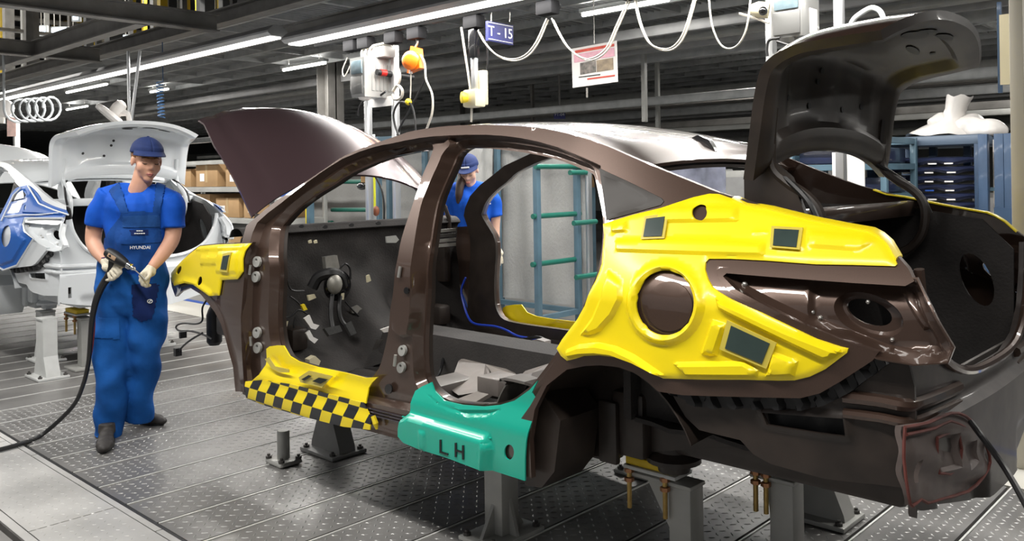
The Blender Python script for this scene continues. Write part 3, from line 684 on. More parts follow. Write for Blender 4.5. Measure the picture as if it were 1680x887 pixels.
white_car, mirW = build_car(DXW, M['white'], M['whitein'], M['white'], M['felt'], M['whitein'], 'white unfinished car body with raised boot lid behind the man in blue', M['whitein'])
# ================================================================ protective covers on the brown car
def cover(name, outline, holes, mt, label, cat, relief, dx=0., step=.011, off=.008, th=.006, base=None, extra=()):
    t = thing(name, label, cat, tuple(np.array([np.mean([p[0] for p in outline])+dx, float(ys(np.mean([p[0] for p in outline]), np.mean([p[1] for p in outline]))), min(p[1] for p in outline)])))
    o = side_panel(base or 'shell', outline, holes, step, mt, None, off, th, relief, extra=extra)
    o.parent = t; o.matrix_parent_inverse = Matrix.Translation(-Vector(t.location)) @ Matrix.Translation((dx, 0, 0))
    return t, o
def onpanel(name, pts, mt, t, off, th=.004, dx=0., step=.03, relief=None):
    o = side_panel(name, pts, [], step, mt, None, off, th, relief); o.parent = t
    o.matrix_parent_inverse = Matrix.Translation(-Vector(t.location)) @ Matrix.Translation((dx, 0, 0)); return o
def pocket(t, px, off, k=1.28):
    c = np.mean(px, axis=0); big = [tuple(c+(np.array(p)-c)*k) for p in px]
    a = onpanel('pocket_frame', sxz(big), M['clear'], t, off, .004); b = onpanel('pocket_window', sxz(px), M['tag'], t, off+.003, .003)
def mirror_thing(t, label, group=None):
    c = t.copy(); COL.objects.link(c); c['label'] = label; c.location.y = 2*YC-t.location.y; c.scale = (1, -1, 1)
    for ch in list(t.children):
        d = ch.copy(); COL.objects.link(d); d.parent = c; d.matrix_parent_inverse = ch.matrix_parent_inverse.copy()
    return c
QC = [(991, 367), (1040, 352), (1085, 341), (1112, 332), (1140, 323), (1165, 317.5), (1180, 318), (1200, 325), (1222, 335), (1250, 341), (1258, 340), (1285, 348), (1330, 359), (1380, 369), (1425, 377), (1440, 385), (1455, 398), (1468, 420), (1473, 433), (1470, 436), (1400, 434), (1340, 433), (1260, 427), (1200, 424), (1165, 424), (1159, 430), (1158, 442), (1163, 458), (1170, 470), (1180, 478), (1200, 490), (1250, 512), (1300, 536), (1340, 555), (1380, 568), (1393, 571), (1391, 578), (1375, 590), (1355, 605), (1330, 617), (1305, 623), (1280, 623.5), (1220, 622), (1160, 622), (1110, 620.5), (1090, 620), (1072, 612), (1040, 595), (1010, 585), (985, 582), (960, 583), (945, 588), (932, 591), (922, 583), (915, 571), (924, 556), (949, 523), (961, 501), (979, 460), (985, 445), (989, 432), (991, 406), (993, 385)]
big = sxz(ellpx(1096, 495.5, 47.5, 53, n=48)); sml = sxz(ellpx(1154, 348, 12.5, 13, n=24))
ringp = sxz(ellpx(1096, 495.5, 65, 71, n=48))
pads = [([(1012, 413), (1012, 391), (1100, 388), (1180, 389), (1262, 396), (1258, 421), (1150, 418)], .010), ([(1076, 366), (1080, 345), (1112, 336), (1216, 336), (1216, 364)], .010), ([(1326, 374), (1425, 383), (1442, 397), (1412, 412), (1326, 406)], .008),
 ([(1176, 483), (1220, 503), (1300, 540), (1388, 574), (1370, 588), (1354, 590), (1182, 507)], .014), ([(1152, 582), (1172, 522), (1199, 529), (1181, 583)], .014), ([(1104, 592), (1225, 590), (1250, 604), (1246, 619), (1132, 618)], .014), ([(1270, 574), (1314, 590), (1307, 617), (1258, 617)], .014),
 ([(931, 573), (955, 563), (985, 560), (1015, 566), (1045, 580), (1075, 600), (1098, 616), (1080, 617), (1045, 599), (1010, 586), (985, 583), (960, 584), (936, 588)], .018), ([(1001, 440), (1026, 462), (1026, 490), (1012, 518), (990, 542), (975, 548), (953, 550), (975, 520), (990, 485)], .011), ([(1005, 368), (1034, 359), (1036, 380), (1006, 383)], .012),
 ([(1235, 377), (1266, 376), (1266, 384), (1235, 386)], .006), ([(1265, 368), (1328, 370), (1326, 412), (1264, 408)], .005)]
pads = [(sxz(p), h) for p, h in pads]
qpoly = sxz(QC)
def qrel(v):
    r = .016*sstep(sdist(v, ringp)/.018)*(sdist(v, big) < 0)-.010*(1-sstep((-sdist(v, big))/.012))*(sdist(v, ringp) > 0)
    for p, h in pads: r = np.maximum(r, pad(v, p, h*1.25, .013)) if h else r
    r = r-.006*(1-sstep(sdist(v, qpoly)/.012))
    return r
qc, _o = cover('quarter_cover', qpoly, [big, sml], M['yellow'], 'large yellow moulded cover with round opening on the near rear quarter of the brown car', 'protective cover', qrel, step=.0095, off=.012, extra=[e for p, h in pads for e in (p, poff(p, -.007), poff(p, -.013))]+[ringp, poff(ringp, -.009), poff(ringp, -.018), poff(big, .012)])
onpanel('fuel_flap', sxz(ellpx(1099, 502, 38, 41)), M['brown'], brown_car, .004, .006)
for px in ([(1068, 358), (1098, 354), (1093, 386), (1063, 387)], [(1277, 374), (1317, 376), (1313, 404), (1275, 401)], [(1207, 532), (1270, 561), (1257, 594), (1197, 569)]): pocket(qc, px, .024)
_e = [SP(*p, .012) for p in [(1200, 325), (1222, 335), (1258, 341), (1285, 348), (1330, 359), (1380, 369), (1425, 377), (1440, 385), (1455, 398), (1470, 424)]]
_A = np.array([[p+np.array((0, .0, 0)), p+np.array((0, .022, .006)), p+np.array((0, .05, .005))] for p in _e]); G().grid(_A, (0, 0, -.005)).obj('lip', M['yellow'], qc)
qcr = mirror_thing(qc, 'yellow moulded cover on the far rear quarter of the brown car, beside its boot')
FC = [(285, 447), (303, 427), (321, 412), (333.6, 403), (360, 400.5), (390, 399.5), (417, 398.5), (407, 411), (403, 424), (403, 445), (394, 457.5), (380, 458), (368, 459), (366, 472), (364, 484), (351, 484.5), (341, 477), (325, 466), (310, 463), (293, 468), (287, 463)]
fpoly = sxz(FC); fpads = [(sxz([(336, 418), (365, 417), (363, 435), (334, 435)]), .006), (sxz([(364, 412), (400, 410), (396, 448), (360, 448)]), .007), (sxz([(330, 402), (412, 399), (405, 410), (326, 412)]), .006)]
fholes = [sxz(ellpx(299.6, 442.5, 3.2, 7.5, .45, 16)), sxz(ellpx(334.5, 460, 3.4, 7.5, .15, 16))]
def frel(v):
    r = np.zeros(len(v))
    for p, h in fpads: r = np.maximum(r, pad(v, p, h, .012))
    return r-.006*(1-sstep(sdist(v, fpoly)/.012))+.012*(1-sstep((sdist(v, sxz([(293, 468), (310, 463), (325, 466), (341, 477), (351, 484)]), False))/.04))
fc, _o = cover('wing_cover', fpoly, fholes, M['yellow'], 'small yellow moulded cover with two oval holes on the front wing', 'protective cover', frel, step=.011, off=.022, extra=[e for p, h in fpads for e in (p, poff(p, -.012))])
pocket(fc, [(377, 419), (387, 417), (382, 441), (373, 440)], .034, 1.4)
SCV = [(430.7, 573), (436, 569), (447, 567.5), (459, 568), (469, 585), (484, 594), (514, 603), (558, 612), (593, 621), (613, 620), (603, 630), (599, 638), (602, 661), (558, 650), (484, 631), (434, 624), (416, 624), (427, 614), (432, 599)]
spoly = sxz(SCV); sp1 = sxz([(438, 588), (445, 585), (455, 600), (478, 605), (478, 610), (463, 610), (450, 604)]); sp2 = sxz([(496, 618), (515, 605), (556, 615), (536, 636), (500, 626)])
sct, _o = cover('sill_cover', spoly, [], M['yellow'], 'yellow sill cover with a black chequered skirt below the front door opening', 'protective cover', lambda v: .030*sstep((.60-v[:, 1])/.10)+.006*np.sin(v[:, 0]*22)*0-.004*sstep(sdist(v, sp1)/.008)+.010*sstep(sdist(v, sp2)/.012), step=.013, off=-.02)
onpanel('sill_pad', sxz([(438, 588), (445, 585), (455, 600), (478, 605), (478, 610), (463, 610), (450, 604)]), M['clear'], sct, .012, .003)
onpanel('sill_pad', sxz([(498, 617), (515, 606), (554, 615), (536, 634), (501, 625)]), M['clear'], sct, .026, .003)
for q_ in ([(504, 620), (516, 613), (521, 615), (509, 622)], [(522, 623), (533, 617), (548, 620), (536, 627)]): onpanel('sill_mark', sxz(q_), M['ink'], sct, .032, .002)
CK = [(410, 624), (434, 622), (484, 629), (558, 648), (602, 659), (608, 671), (618, 688), (617, 702), (573, 697), (504, 680), (444, 664), (413, 651)]
mck = mat('chequered_tape', (.90, .72, .01), .35, 0, .2); nt = mck.node_tree; N_ = nt.nodes; L_ = nt.links
tc = N_.new('ShaderNodeTexCoord'); sx = N_.new('ShaderNodeSeparateXYZ'); L_.new(tc.outputs['Object'], sx.inputs[0])
def mnode(op, a, b=None):
    n = N_.new('ShaderNodeMath'); n.operation = op
    for i, q in enumerate((a, b)):
        if q is None: continue
        if isinstance(q, (int, float)): n.inputs[i].default_value = q
        else: L_.new(q, n.inputs[i])
    return n.outputs[0]
cu = mnode('FLOOR', mnode('DIVIDE', mnode('SUBTRACT', sx.outputs[0], mnode('MULTIPLY', sx.outputs[2], .55)), .0765)); cv = mnode('FLOOR', mnode('DIVIDE', mnode('ADD', sx.outputs[2], mnode('MULTIPLY', sx.outputs[0], .0)), .056))
ck = mnode('PINGPONG', mnode('ADD', cu, cv), 1); ck = mnode('GREATER_THAN', ck, .5)
mx = N_.new('ShaderNodeMix'); mx.data_type = 'RGBA'; mx.inputs['A'].default_value = (.90, .70, .01, 1); mx.inputs['B'].default_value = (.012, .014, .018, 1); L_.new(ck, mx.inputs['Factor']); L_.new(mx.outputs['Result'], N_['Principled BSDF'].inputs['Base Color'])
onpanel('skirt', sxz(CK), mck, sct, .018, .005, 0, .012, lambda v: .014*sstep((.50-v[:, 1])/.06)-.02*sstep((.40-v[:, 1])/.05))
G().tube([SP(612, 682, .03), SP(616, 694, .03), SP(618, 703, .025)], [.010, .012, .006], 6).obj('tape_end', M['yelcab'], sct)
sctr = mirror_thing(sct, 'yellow sill cover in the far door opening of the brown car')
TC = [(703.6, 627.6), (690, 634), (680.6, 641), (677, 660), (677, 676), (668, 686), (666, 700), (666, 712), (675, 722), (702, 733), (743, 745), (802, 767), (865, 787), (865, 750), (867, 722), (872, 695), (875, 679), (876.5, 660), (868, 645), (878, 625), (865, 640), (840, 658), (816, 665), (791.5, 667), (759, 664), (729, 657), (710, 641)]
tpoly = sxz(TC); lowt = sxz([(660, 683), (678, 676), (740, 694), (806, 713), (812, 735), (806, 790), (650, 740)]); mid = sxz([(690, 640), (720, 664), (770, 684), (800, 684), (830, 670), (800, 672), (755, 671), (722, 660)])
brk = [sxz([(699, 700), (712, 704), (712, 738), (700, 734)]), sxz([(800, 722), (812, 725), (812, 775), (798, 768)])]
def trel(v):
    r = .030*sstep((sdist(v, lowt)+.01)/.035)-.010*sstep(sdist(v, mid)/.012)-.025*sstep((v[:, 1]-.56)/.12)
    for b in brk: r = r+.006*sstep(sdist(v, b)/.01)
    return r
tcv, _o = cover('sill_cover', tpoly, [sxz(ellpx(839, 740, 8, 12.5, 0, 20))], M['teal'], 'teal green sill cover marked LH below the rear door opening', 'protective cover', trel, step=.0095, off=.012, extra=[e for p in [lowt, mid]+brk for e in (p, poff(p, -.011))]+[poff(lowt, .01), poff(lowt, -.024)])
def strokes(t, segs, w_, off, mt, name):
    for a, b in segs:
        a = np.array(a, float); b = np.array(b, float); d = (b-a)/np.linalg.norm(b-a); n = np.array((-d[1], d[0]))*w_
        onpanel(name, sxz([tuple(a-d*w_+n), tuple(b+d*w_+n), tuple(b+d*w_-n), tuple(a-d*w_-n)]), mt, t, off, .003, step=.006, relief=trel)
strokes(tcv, [((737, 718), (737, 736)), ((737, 736.5), (748, 740))], 1.5, .0155, M['ink'], 'letter_stroke')
strokes(tcv, [((762, 723), (762, 743)), ((774, 727), (774, 747)), ((762, 733.5), (774, 737))], 1.5, .0155, M['ink'], 'letter_stroke')
G().tube([SP(660, 683, .012), SP(740, 702, .014), SP(806, 719, .014)], .0035, 6).obj('sill_bead', M['teal'], tcv)
for k in range(3): G().tube([SP(600, 668+k*5, .004), SP(672, 686+k*5, .004)], .0035, 6).obj('sill_bead', mat('sill_chrome', (.10, .085, .10), .2, .6, .8), brown_car)
# ---- blue covers on the white car
BC = [(-14, 400), (0, 358), (20, 318), (29, 308), (48, 303), (56, 309), (70, 328), (88, 337), (111, 344.5), (114, 351), (103, 358.5), (53, 355.5), (41, 358), (38, 368), (41, 380), (55, 391), (28, 436), (6, 444), (-12, 432)]
bpoly = sxz(BC, dx=DXW); bpd = [(sxz(p, dx=DXW), h) for p, h in ([[(52, 312), (66, 332), (110, 347), (108, 354), (60, 351), (40, 350)], .02], [[(24, 318), (44, 309), (50, 330), (14, 352), (8, 352)], -.012], [[(-10, 398), (6, 370), (34, 366), (36, 384), (48, 392), (26, 428), (6, 436), (-8, 428)], .012])]
bc, _o = cover('quarter_cover', bpoly, [sxz(ellpx(15, 387, 8, 18, .12, 20), dx=DXW), sxz(ellpx(45.5, 340, 4, 6, .3, 14), dx=DXW)], M['bluecov'], 'blue moulded cover with pale edging on the rear quarter of the white car', 'protective cover', lambda v: sum(pad(v, p, h, .016) for p, h in bpd), dx=DXW, step=.012, off=.012, extra=[e for p, h in bpd for e in (p, poff(p, -.016))])
def edgeline(pts, r, mt, t, off=.022):
    o = G().tube([SP(a, b, off, DXW) for a, b in pts], r, 6).obj('edging', mt, t); o.matrix_parent_inverse = Matrix.Translation(-Vector(t.location)) @ Matrix.Translation((DXW, 0, 0))
edgeline([(46, 305), (54, 318), (64, 334), (90, 345), (112, 352)], .007, M['white'], bc, .03)
edgeline([(-12, 432), (6, 443), (28, 435), (55, 391), (41, 380), (38, 368), (41, 358), (103, 358)], .008, M['white'], bc)
edgeline([(2, 362), (22, 320), (34, 308)], .006, M['white'], bc)
edgeline([(8, 355), (38, 352), (60, 352), (96, 349)], .005, M['white'], bc, .03)
for pp in ([(14, 350), (24, 334), (40, 332), (34, 348)], [(26, 328), (32, 316), (40, 312), (42, 324)], [(56, 350), (60, 339), (80, 345)]):
    onpanel('pocket_window', sxz(pp, dx=DXW), mat('film_pocket', (.55, .58, .66), .2, 0, .4, var=.2, scale=20), bc, .014, .003, DXW)
mirror_thing(bc, 'blue moulded cover on the far rear quarter of the white car')
# ================================================================ fittings of the brown car
def BP(px, py, X=-3.98): return P(px, py, X=X)
def quad(g, pts, d): return g.prism(pts, d)
def flat(name, px, X, mt, th=.01, parent=brown_car): return G().prism([P(a, b, X=X) for a, b in px], (th, 0, 0)).obj(name, mt, parent, 0)
flat('column_bracket', [(528, 421), (548, 418), (552, 438), (546, 446), (530, 440)], -3.96, M['zinc'], .03)
g = G().ell(BP(549, 466, -3.90), .035, .045, .055, 14, 10); g.obj('steering_joint', mat('cast_grey', (.30, .29, .26), .5, .5, 0, var=.2, scale=20), brown_car)
G().tube([BP(512, 472, -3.98), BP(522, 455, -3.96), BP(540, 448, -3.92), BP(556, 452, -3.92), BP(562, 470, -3.94)], .030, 8, sm=4).obj('column_shroud', M['blk'], brown_car)
G().lathe(BP(552, 468, -3.99), (1, 0, 0), [(.085, 0), (.085, .02), (.07, .03), (.03, .05)], 20).obj('servo_flange', M['blkg'], brown_car)
G().tube([BP(558, 440, -3.97), BP(566, 432, -3.96), BP(574, 440, -3.96), BP(575, 458, -3.96)], .006, 6, sm=4).obj('column_cable', M['bcable'], brown_car)
for a, b, c, d in (((546, 478), (543, 500), (543, 520), (546, 538)), ((558, 486), (556, 505), (560, 525), (571, 538))):
    G().tube([BP(*a, -3.94), BP(*b, -3.91), BP(*c, -3.89), BP(*d, -3.86)], .012, 6, sm=3).obj('pedal_arm', M['blk'], brown_car)
for poly in ([(529, 540), (554, 535), (559, 545), (537, 552)], [(563, 533), (573, 528), (582, 548), (573, 552)]):
    G().prism([BP(a, b, -3.85) for a, b in poly], (.018, 0, .008)).obj('pedal_pad', mat('pedal_rubber', (.07, .07, .07), .5, var=.2, scale=60), brown_car, 0)
for poly in ([(497, 522), (506, 516), (512, 530), (522, 533), (516, 540), (508, 538)], [(500, 546), (506, 541), (512, 552), (520, 556), (514, 563), (505, 556)]):
    flat('white_bracket', poly, -3.86, M['paper'], .012)
for poly in ([(481, 546), (487, 546), (488, 560), (482, 560)], [(460, 530), (471, 526), (469, 535), (462, 537)], [(503, 484), (514, 482), (517, 488), (505, 493)], [(558, 481), (563, 480), (562, 491), (558, 491)], [(600, 452), (604, 450), (607, 460), (601, 463)], [(573, 505), (585, 500), (592, 506), (588, 514), (576, 513)], [(505, 395), (509, 393), (510, 398), (506, 399)], [(514, 395), (518, 393), (519, 398), (515, 399)]):
    flat('connector', poly, -3.955, M['cream'] if poly[0][0] != 573 else M['zinc'], .012)
flat('connector', [(492, 500), (497, 498), (502, 507), (496, 509)], -3.90, M['yelcab'], .015)
flat('relay_box', [(500, 588), (510, 582), (519, 590), (515, 600), (502, 598)], -3.80, M['cream'], .04)
for pts in ([(462, 440), (470, 455), (478, 475), (499, 477)], [(476, 486), (488, 495), (500, 510)], [(462, 522), (478, 518), (490, 508), (505, 515)], [(566, 494), (580, 510), (600, 528), (622, 545)], [(484, 520), (482, 535), (485, 548)], [(478, 590), (490, 583), (503, 588)]):
    G().tube([BP(a, b, -3.93) for a, b in pts], .0045, 6, sm=5).obj('harness', M['bcable'], brown_car)
G().grid(np.array([[P(618, 556, Y=2.86), P(636, 557, Y=2.92), P(648, 560, Y=3.0)], [P(610, 575, Y=2.86), P(628, 582, Y=2.92), P(640, 580, Y=3.0)], [P(598, 598, Y=2.84), P(612, 604, Y=2.90), P(630, 602, Y=3.0)]]), (0, .004, -.004)).obj('tunnel_trim', mat('trim_grey', (.16, .15, .14), .6, var=.2, scale=8), brown_car)
flat('foam_tape', [(623, 540), (640, 534), (640, 543), (628, 545)], -3.45, M['plast'], .01)
flat('duct_opening', [(632, 388), (648, 386), (653, 393), (648, 398), (633, 398)], -4.005, M['steel'], .01)
for k in range(4): 
    flat('vent_bar', [(710, 377+k*8), (746, 374+k*8), (746, 379+k*8), (710, 382+k*8)], -3.93, M['zinc'] if k != 1 else M['dsteel'], .012)
for px in ((494, 371), (533, 372), (576, 369), (620, 366)): flat('scuttle_hole', ellpx(px[0], px[1], 4, 3, 0, 10), -4.018, M['blk'], .006)
# door hinges
def hinge(pts, off=-.030):
    t = []
    for (cx, cy) in pts:
        o = side_panel('door_hinge', sxz(crv([np.array(p) for p in ellpx(cx, cy, 6, 9, .05, 8)], 2, True)), [sxz(ellpx(cx, cy-3, 2, 2.6, 0, 8))], .01, M['steel'], None, off, .012)
        o.parent = brown_car; o.matrix_parent_inverse = Matrix.Translation(-Vector(brown_car.location))
    p, q = pts[0], pts[1]; G().tube([SP(p[0], p[1]+5, off+.014), SP(q[0], q[1]-5, off+.014)], .007, 8).obj('hinge_pin', M['zinc'], brown_car)
hinge([(411, 430), (409, 455)]); hinge([(411, 547), (412, 572)]); hinge([(657, 432), (654, 460)], -.024); hinge([(649, 577), (647, 605)], -.03)
for a, b in ((625, 0),): pass
for (a, b, r) in ((628, 640, 6), (663, 477, 4), (386, 446, 0)):
    if r: onpanel('grommet', sxz(ellpx(a, b, r, r*1.4, 0, 12)), M['blkg'], brown_car, -.028 if b > 600 else -.01, .006)
# harness hanging from the wing and front strut
g = G().lathe(P(351, 500, Y=2.52), (0, 0, -1), [(.02, 0), (.035, .03), (.045, .06), (.045, .22), (.03, .24)], 14); g.obj('front_strut', M['blk'], brown_car)
G().tube([P(a, b, Y=2.45) for a, b in ((340, 490), (332, 505), (332, 525), (322, 531), (300, 530), (289, 535), (294, 542), (315, 543), (335, 549), (348, 556))], .006, 6, sm=4).obj('front_harness', M['bcable'], brown_car)
G().tube([P(a, b, Y=2.42) for a, b in ((332, 546), (315, 556), (302, 566), (292, 577))], .006, 6, sm=4).obj('front_harness', M['bcable'], brown_car)
G().box(P(288, 572, Y=2.40), P(295, 582, Y=2.44)).obj('harness_plug', M['blk'], brown_car); G().box(P(296, 545, Y=2.40), P(304, 553, Y=2.44)).obj('harness_plug', M['blk'], brown_car)
# loom on the rear floor
def line(name, pts, Zs, r, mt, par=brown_car, n=6): G().tube([P(a, b, Y=y) for (a, b), y in zip(pts, Zs)], r, n, sm=5).obj(name, mt, par)
line('blue_loom', [(764, 455), (757, 475), (760, 495), (768, 520), (780, 531), (812, 535), (830, 541), (850, 551), (880, 556)], [3.66, 3.66, 3.65, 3.62, 3.58, 3.58, 3.57, 3.56, 3.55], .007, M['bluecab'])
line('yellow_loom', [(700, 554), (712, 560), (727, 563), (742, 567), (758, 569), (775, 564)], [2.95, 2.98, 3.0, 3.05, 3.05, 3.08], .008, M['yelcab'])
line('black_loom', [(860, 556), (880, 553), (893, 558), (894, 575), (885, 592), (850, 602), (810, 600)], [3.5, 3.45, 3.4, 3.35, 3.3, 3.2, 3.1], .009, M['bcable'])
line('black_loom', [(728, 585), (722, 610), (712, 625)], [2.9, 2.8, 2.75], .008, M['bcable'])
G().box(P(728, 540, Y=3.2), P(741, 551, Y=3.24), .006).obj('connector', M['plast'], brown_car); G().box(P(764, 562, Y=3.04), P(778, 570, Y=3.08), .006).obj('connector', M['plast'], brown_car)
line('sill_trim_strip', [(780, 500), (788, 512), (798, 524), (815, 530), (860, 537), (912, 548)], [3.80, 3.80, 3.79, 3.78, 3.78, 3.78], .013, M['yelcab'])
# grey floor pressings in the rear door opening
pg = mat('pressing_grey', (.23, .205, .19), .5, .2, .1, var=.2, scale=8); pl_g = mat('pressing_pale', (.40, .36, .33), .45, .2, .1, var=.15, scale=8)
def slope(name, pts, th, mt, ys_): 
    A_ = [P(a, b, Y=y) for (a, b), y in zip(pts, ys_)]; G().prism(A_, th).obj(name, mt, brown_car, 20)
slope('floor_pressing', [(736, 636), (752, 592), (796, 597), (800, 618), (790, 642), (752, 648)], (0, .02, -.01), pg, [2.60, 2.85, 2.85, 2.70, 2.60, 2.55])
slope('floor_pressing', [(752, 592), (764, 583), (786, 578), (843, 606), (846, 614), (808, 614), (796, 597)], (0, .01, -.015), pl_g, [2.85, 2.95, 3.0, 2.95, 2.85, 2.82, 2.85])
slope('floor_pressing', [(740, 658), (782, 642), (802, 646), (772, 664)], (0, .02, -.012), pl_g, [2.45, 2.52, 2.52, 2.45])
slope('floor_pressing', [(815, 662), (838, 630), (862, 608), (900, 596), (896, 606), (868, 634), (848, 655)], (0, .02, -.01), pg, [2.42, 2.55, 2.62, 2.66, 2.60, 2.46, 2.40])
q_ = P(806, 630, Y=2.62); G().box(q_+np.array((-.07, -.02, -.045)), q_+np.array((.06, .12, .03)), .008).obj('seat_bracket', pg, brown_car)
slope('rear_crossmember', [(796, 577), (880, 556), (893, 560), (892, 586), (830, 596)], (0, .05, 0), M['greyp'], [3.05, 3.2, 3.2, 3.15, 3.05])
# lower rear plate with slots and red-rusted edges
def rearx(Y): return -.815+.045*(1-((np.asarray(Y)-YC)/.72)**2)+.035
def RP(px, py):
    x = -.77
    for _ in range(10): p = P(px, py, X=x); x = float(rearx(p[1]))+.012
    return P(px, py, X=x)
def ryz(pts): return [RP(a, b)[1:] for a, b in pts]
PLT = [(1482, 700), (1520, 693), (1557, 677), (1582, 682), (1602, 703), (1617, 735), (1622, 757), (1612, 780), (1586, 805), (1540, 818), (1519, 824), (1508, 818), (1494, 829), (1488, 812), (1480, 750)]
slot = ryz([(1499, 756), (1507, 752), (1506, 790), (1499, 792)]); c1 = ryz([(1535, 718), (1570, 708), (1572, 765), (1538, 775)]); c2 = ryz([(1583, 725), (1600, 720), (1604, 755), (1586, 770)]); po = ryz(PLT)
v, t = tess(po, [slot], .012, extra=(c1, poff(c1, -.01), c2, poff(c2, -.01), poff(po, -.012)))
r_ = .012-.016*sstep(sdist(v, c1)/.01)-.012*sstep(sdist(v, c2)/.01)+.006*sstep((sdist(v, po)-.02)/.02)+.006*np.sin(v[:, 1]*60+v[:, 0]*20)
V3 = np.stack([rearx(v[:, 0])+r_, v[:, 0], v[:, 1]], 1); a_ = V3[t[:, 1]]-V3[t[:, 0]]; b_ = V3[t[:, 2]]-V3[t[:, 0]]; k_ = np.cross(a_, b_)[:, 0] < 0; t[k_] = t[k_][:, ::-1]
V, Fc = slab(V3, t, np.tile([-.015, 0, 0], (len(v), 1))); mobj('rear_plate', V, Fc, mat('plate_grey', (.10, .078, .072), .55, .2, .05, col2=(.15, .12, .11), scale=14), brown_car)
for pts in (PLT+PLT[:1], [(1535, 718), (1570, 708), (1572, 765), (1538, 775), (1535, 718)], [(1485, 712), (1530, 702), (1556, 690), (1580, 700)]):
    G().tube([RP(a, b)+np.array((.004, 0, 0)) for a, b in pts], .0045, 6, sm=2).obj('sealed_edge', M['redw'], brown_car)
tag(G().tube([RP(1580, 690)+np.array((.02, 0, 0)), P(1610, 715, X=-.68), P(1650, 770, X=-.62), P(1690, 840, X=-.50), P(1720, 900, X=-.42)], .0085, 8, sm=4).obj('cable', M['bcable']), 'thin black cable hanging from the rear panel of the brown car', 'cable')
# ================================================================ stands under the cars
def bolt(g, x, y, z): g.lathe((x, y, z), (0, 0, 1), [(.016, 0), (.016, .012), (.008, .013), (.008, .022)], 8)
STANDS = []
def stand_pillar(x, y, h, mt, label, group, w0=.075, w1=.13, pl=(.15, .11), pad_mt=None):
    t = thing('support_stand', label, 'stand', (x, y, 0), group)
    G().box((x-pl[0], y-pl[1], .0025), (x+pl[0], y+pl[1], .022), .004).obj('base_plate', mt, t)
    prof = [(w1, .02), (w1*.96, .05), (w0, .17), (w0, h)]
    V = []; Fc = []
    for w_, z in prof: V += [(x-w_, y-.05, z), (x+w_, y-.05, z), (x+w_, y+.05, z), (x-w_, y+.05, z)]
    for i in range(3):
        for j in range(4): Fc.append((i*4+j, i*4+(j+1) % 4, (i+1)*4+(j+1) % 4, (i+1)*4+j))
    Fc += [(3, 2, 1, 0), (12, 13, 14, 15)]
    G().add(V, Fc).obj('column', mt, t, 20)
    for sx in (-1, 1):
        for sy in (-1, 1):
            g = G(); bolt(g, x+sx*(pl[0]-.03), y+sy*(pl[1]-.022), .022); g.obj('bolt', M['dsteel'], t)
    G().box((x-.06, y-.06, h), (x+.06, y+.06, h+.015), .003).obj('top_pad', pad_mt or mt, t)
    return t
def stand_bracket(x, y, h, mt, label, group, lean=1):
    t = thing('support_stand', label, 'stand', (x, y, 0), group)
    G().box((x-.10, y-.15, .0025), (x+.10, y+.15, .020), .004).obj('base_plate', mt, t)
    G().box((x-.05, y-.05, .02), (x+.05, y+.05, h-.02), .006).obj('column', mt, t)
    G().prism([(x-.05, y-.012, h-.14), (x-.05, y-.012, h-.02), (x-.13, y-.012, h-.02), (x-.10, y-.012, h-.11)], (0, .024, 0)).obj('arm', mt, t, 0)
    for sx in (-1, 1): G().prism([(x+sx*.05, y-.008, .02), (x+sx*.09, y-.008, .02), (x+sx*.05, y-.008, .16)], (0, .016, 0)).obj('gusset', mt, t, 0)
    for sy in (-1, 1): G().prism([(x-.008, y+sy*.05, .02), (x-.008, y+sy*.12, .02), (x-.008, y+sy*.05, .14)], (.016, 0, 0)).obj('gusset', mt, t, 0)
    for sx in (-1, 1):
        for sy in (-1, 1):
            g = G(); bolt(g, x+sx*.075, y+sy*.125, .020); g.obj('bolt', M['dsteel'], t)
    G().box((x-.13, y-.06, h-.02), (x+.06, y+.06, h-.003), .003).obj('top_plate', mt, t)
    return t
def stand_screw(x, y, h, mt, label, group, s=1, ln=.26):
    """column with a cantilevered plate, two brass screws and a yellow pad"""
    t = thing('support_stand', label, 'stand', (x, y, 0), group)
    G().box((x-.12, y-.12, .0025), (x+.12, y+.12, .02), .004).obj('base_plate', mt, t)
    G().box((x-.045, y-.045, .02), (x+.045, y+.045, h-.075), .006).obj('column', mt, t)
    G().box((x-ln, y-.05, h-.075), (x+.05, y+.05, h-.060), .004).obj('top_plate', mt, t)
    G().prism([(x-.045, y-.006, h-.075), (x-.045, y-.006, h-.28), (x-ln*.72, y-.006, h-.075)], (0, .012, 0)).obj('gusset', mt, t, 0)
    for k, u in enumerate((-ln+.03, -.05)):
        yy = y-.058
        g = G().cyl((x+u, yy, h-.19), (x+u, yy, h-.03), .009, 10); g.obj('screw', M['brass'], t)
        for zz in (h-.092, h-.058): G().lathe((x+u, yy, zz), (0, 0, 1), [(.018, 0), (.018, .014), (.012, .016)], 6).obj('nut', mat('copper_nut', (.42, .20, .10), .35, .7), t)
    G().box((x-ln+.01, y-.07, h-.045), (x-.0, y+.045, h-.03), .004).obj('pad_holder', M['steelw'], t)
    G().box((x-ln+.015, y-.06, h-.03), (x-.015, y+.04, h), .004).obj('pad', mat('pad_yellow', (.72, .50, .01), .5, var=.1, scale=10), t)
    return t
def stub(x, y, mt, label, group):
    t = thing('locating_stub', label, 'stub', (x, y, 0), group)
    G().box((x-.075, y-.065, .0025), (x+.075, y+.065, .028), .01).obj('base_plate', mt, t)
    G().lathe((x, y, .028), (0, 0, 1), [(.032, 0), (.032, .135), (.028, .142)], 18).obj('post', mt, t)
    for sx in (-1, 1):
        for sy in (-1, 1): g = G(); bolt(g, x+sx*.06, y+sy*.05, .028); g.obj('bolt', M['dsteel'], t)
    return t
dk = mat('stand_dark', (.22, .22, .215), .45, .1, .1, var=.15, scale=6)
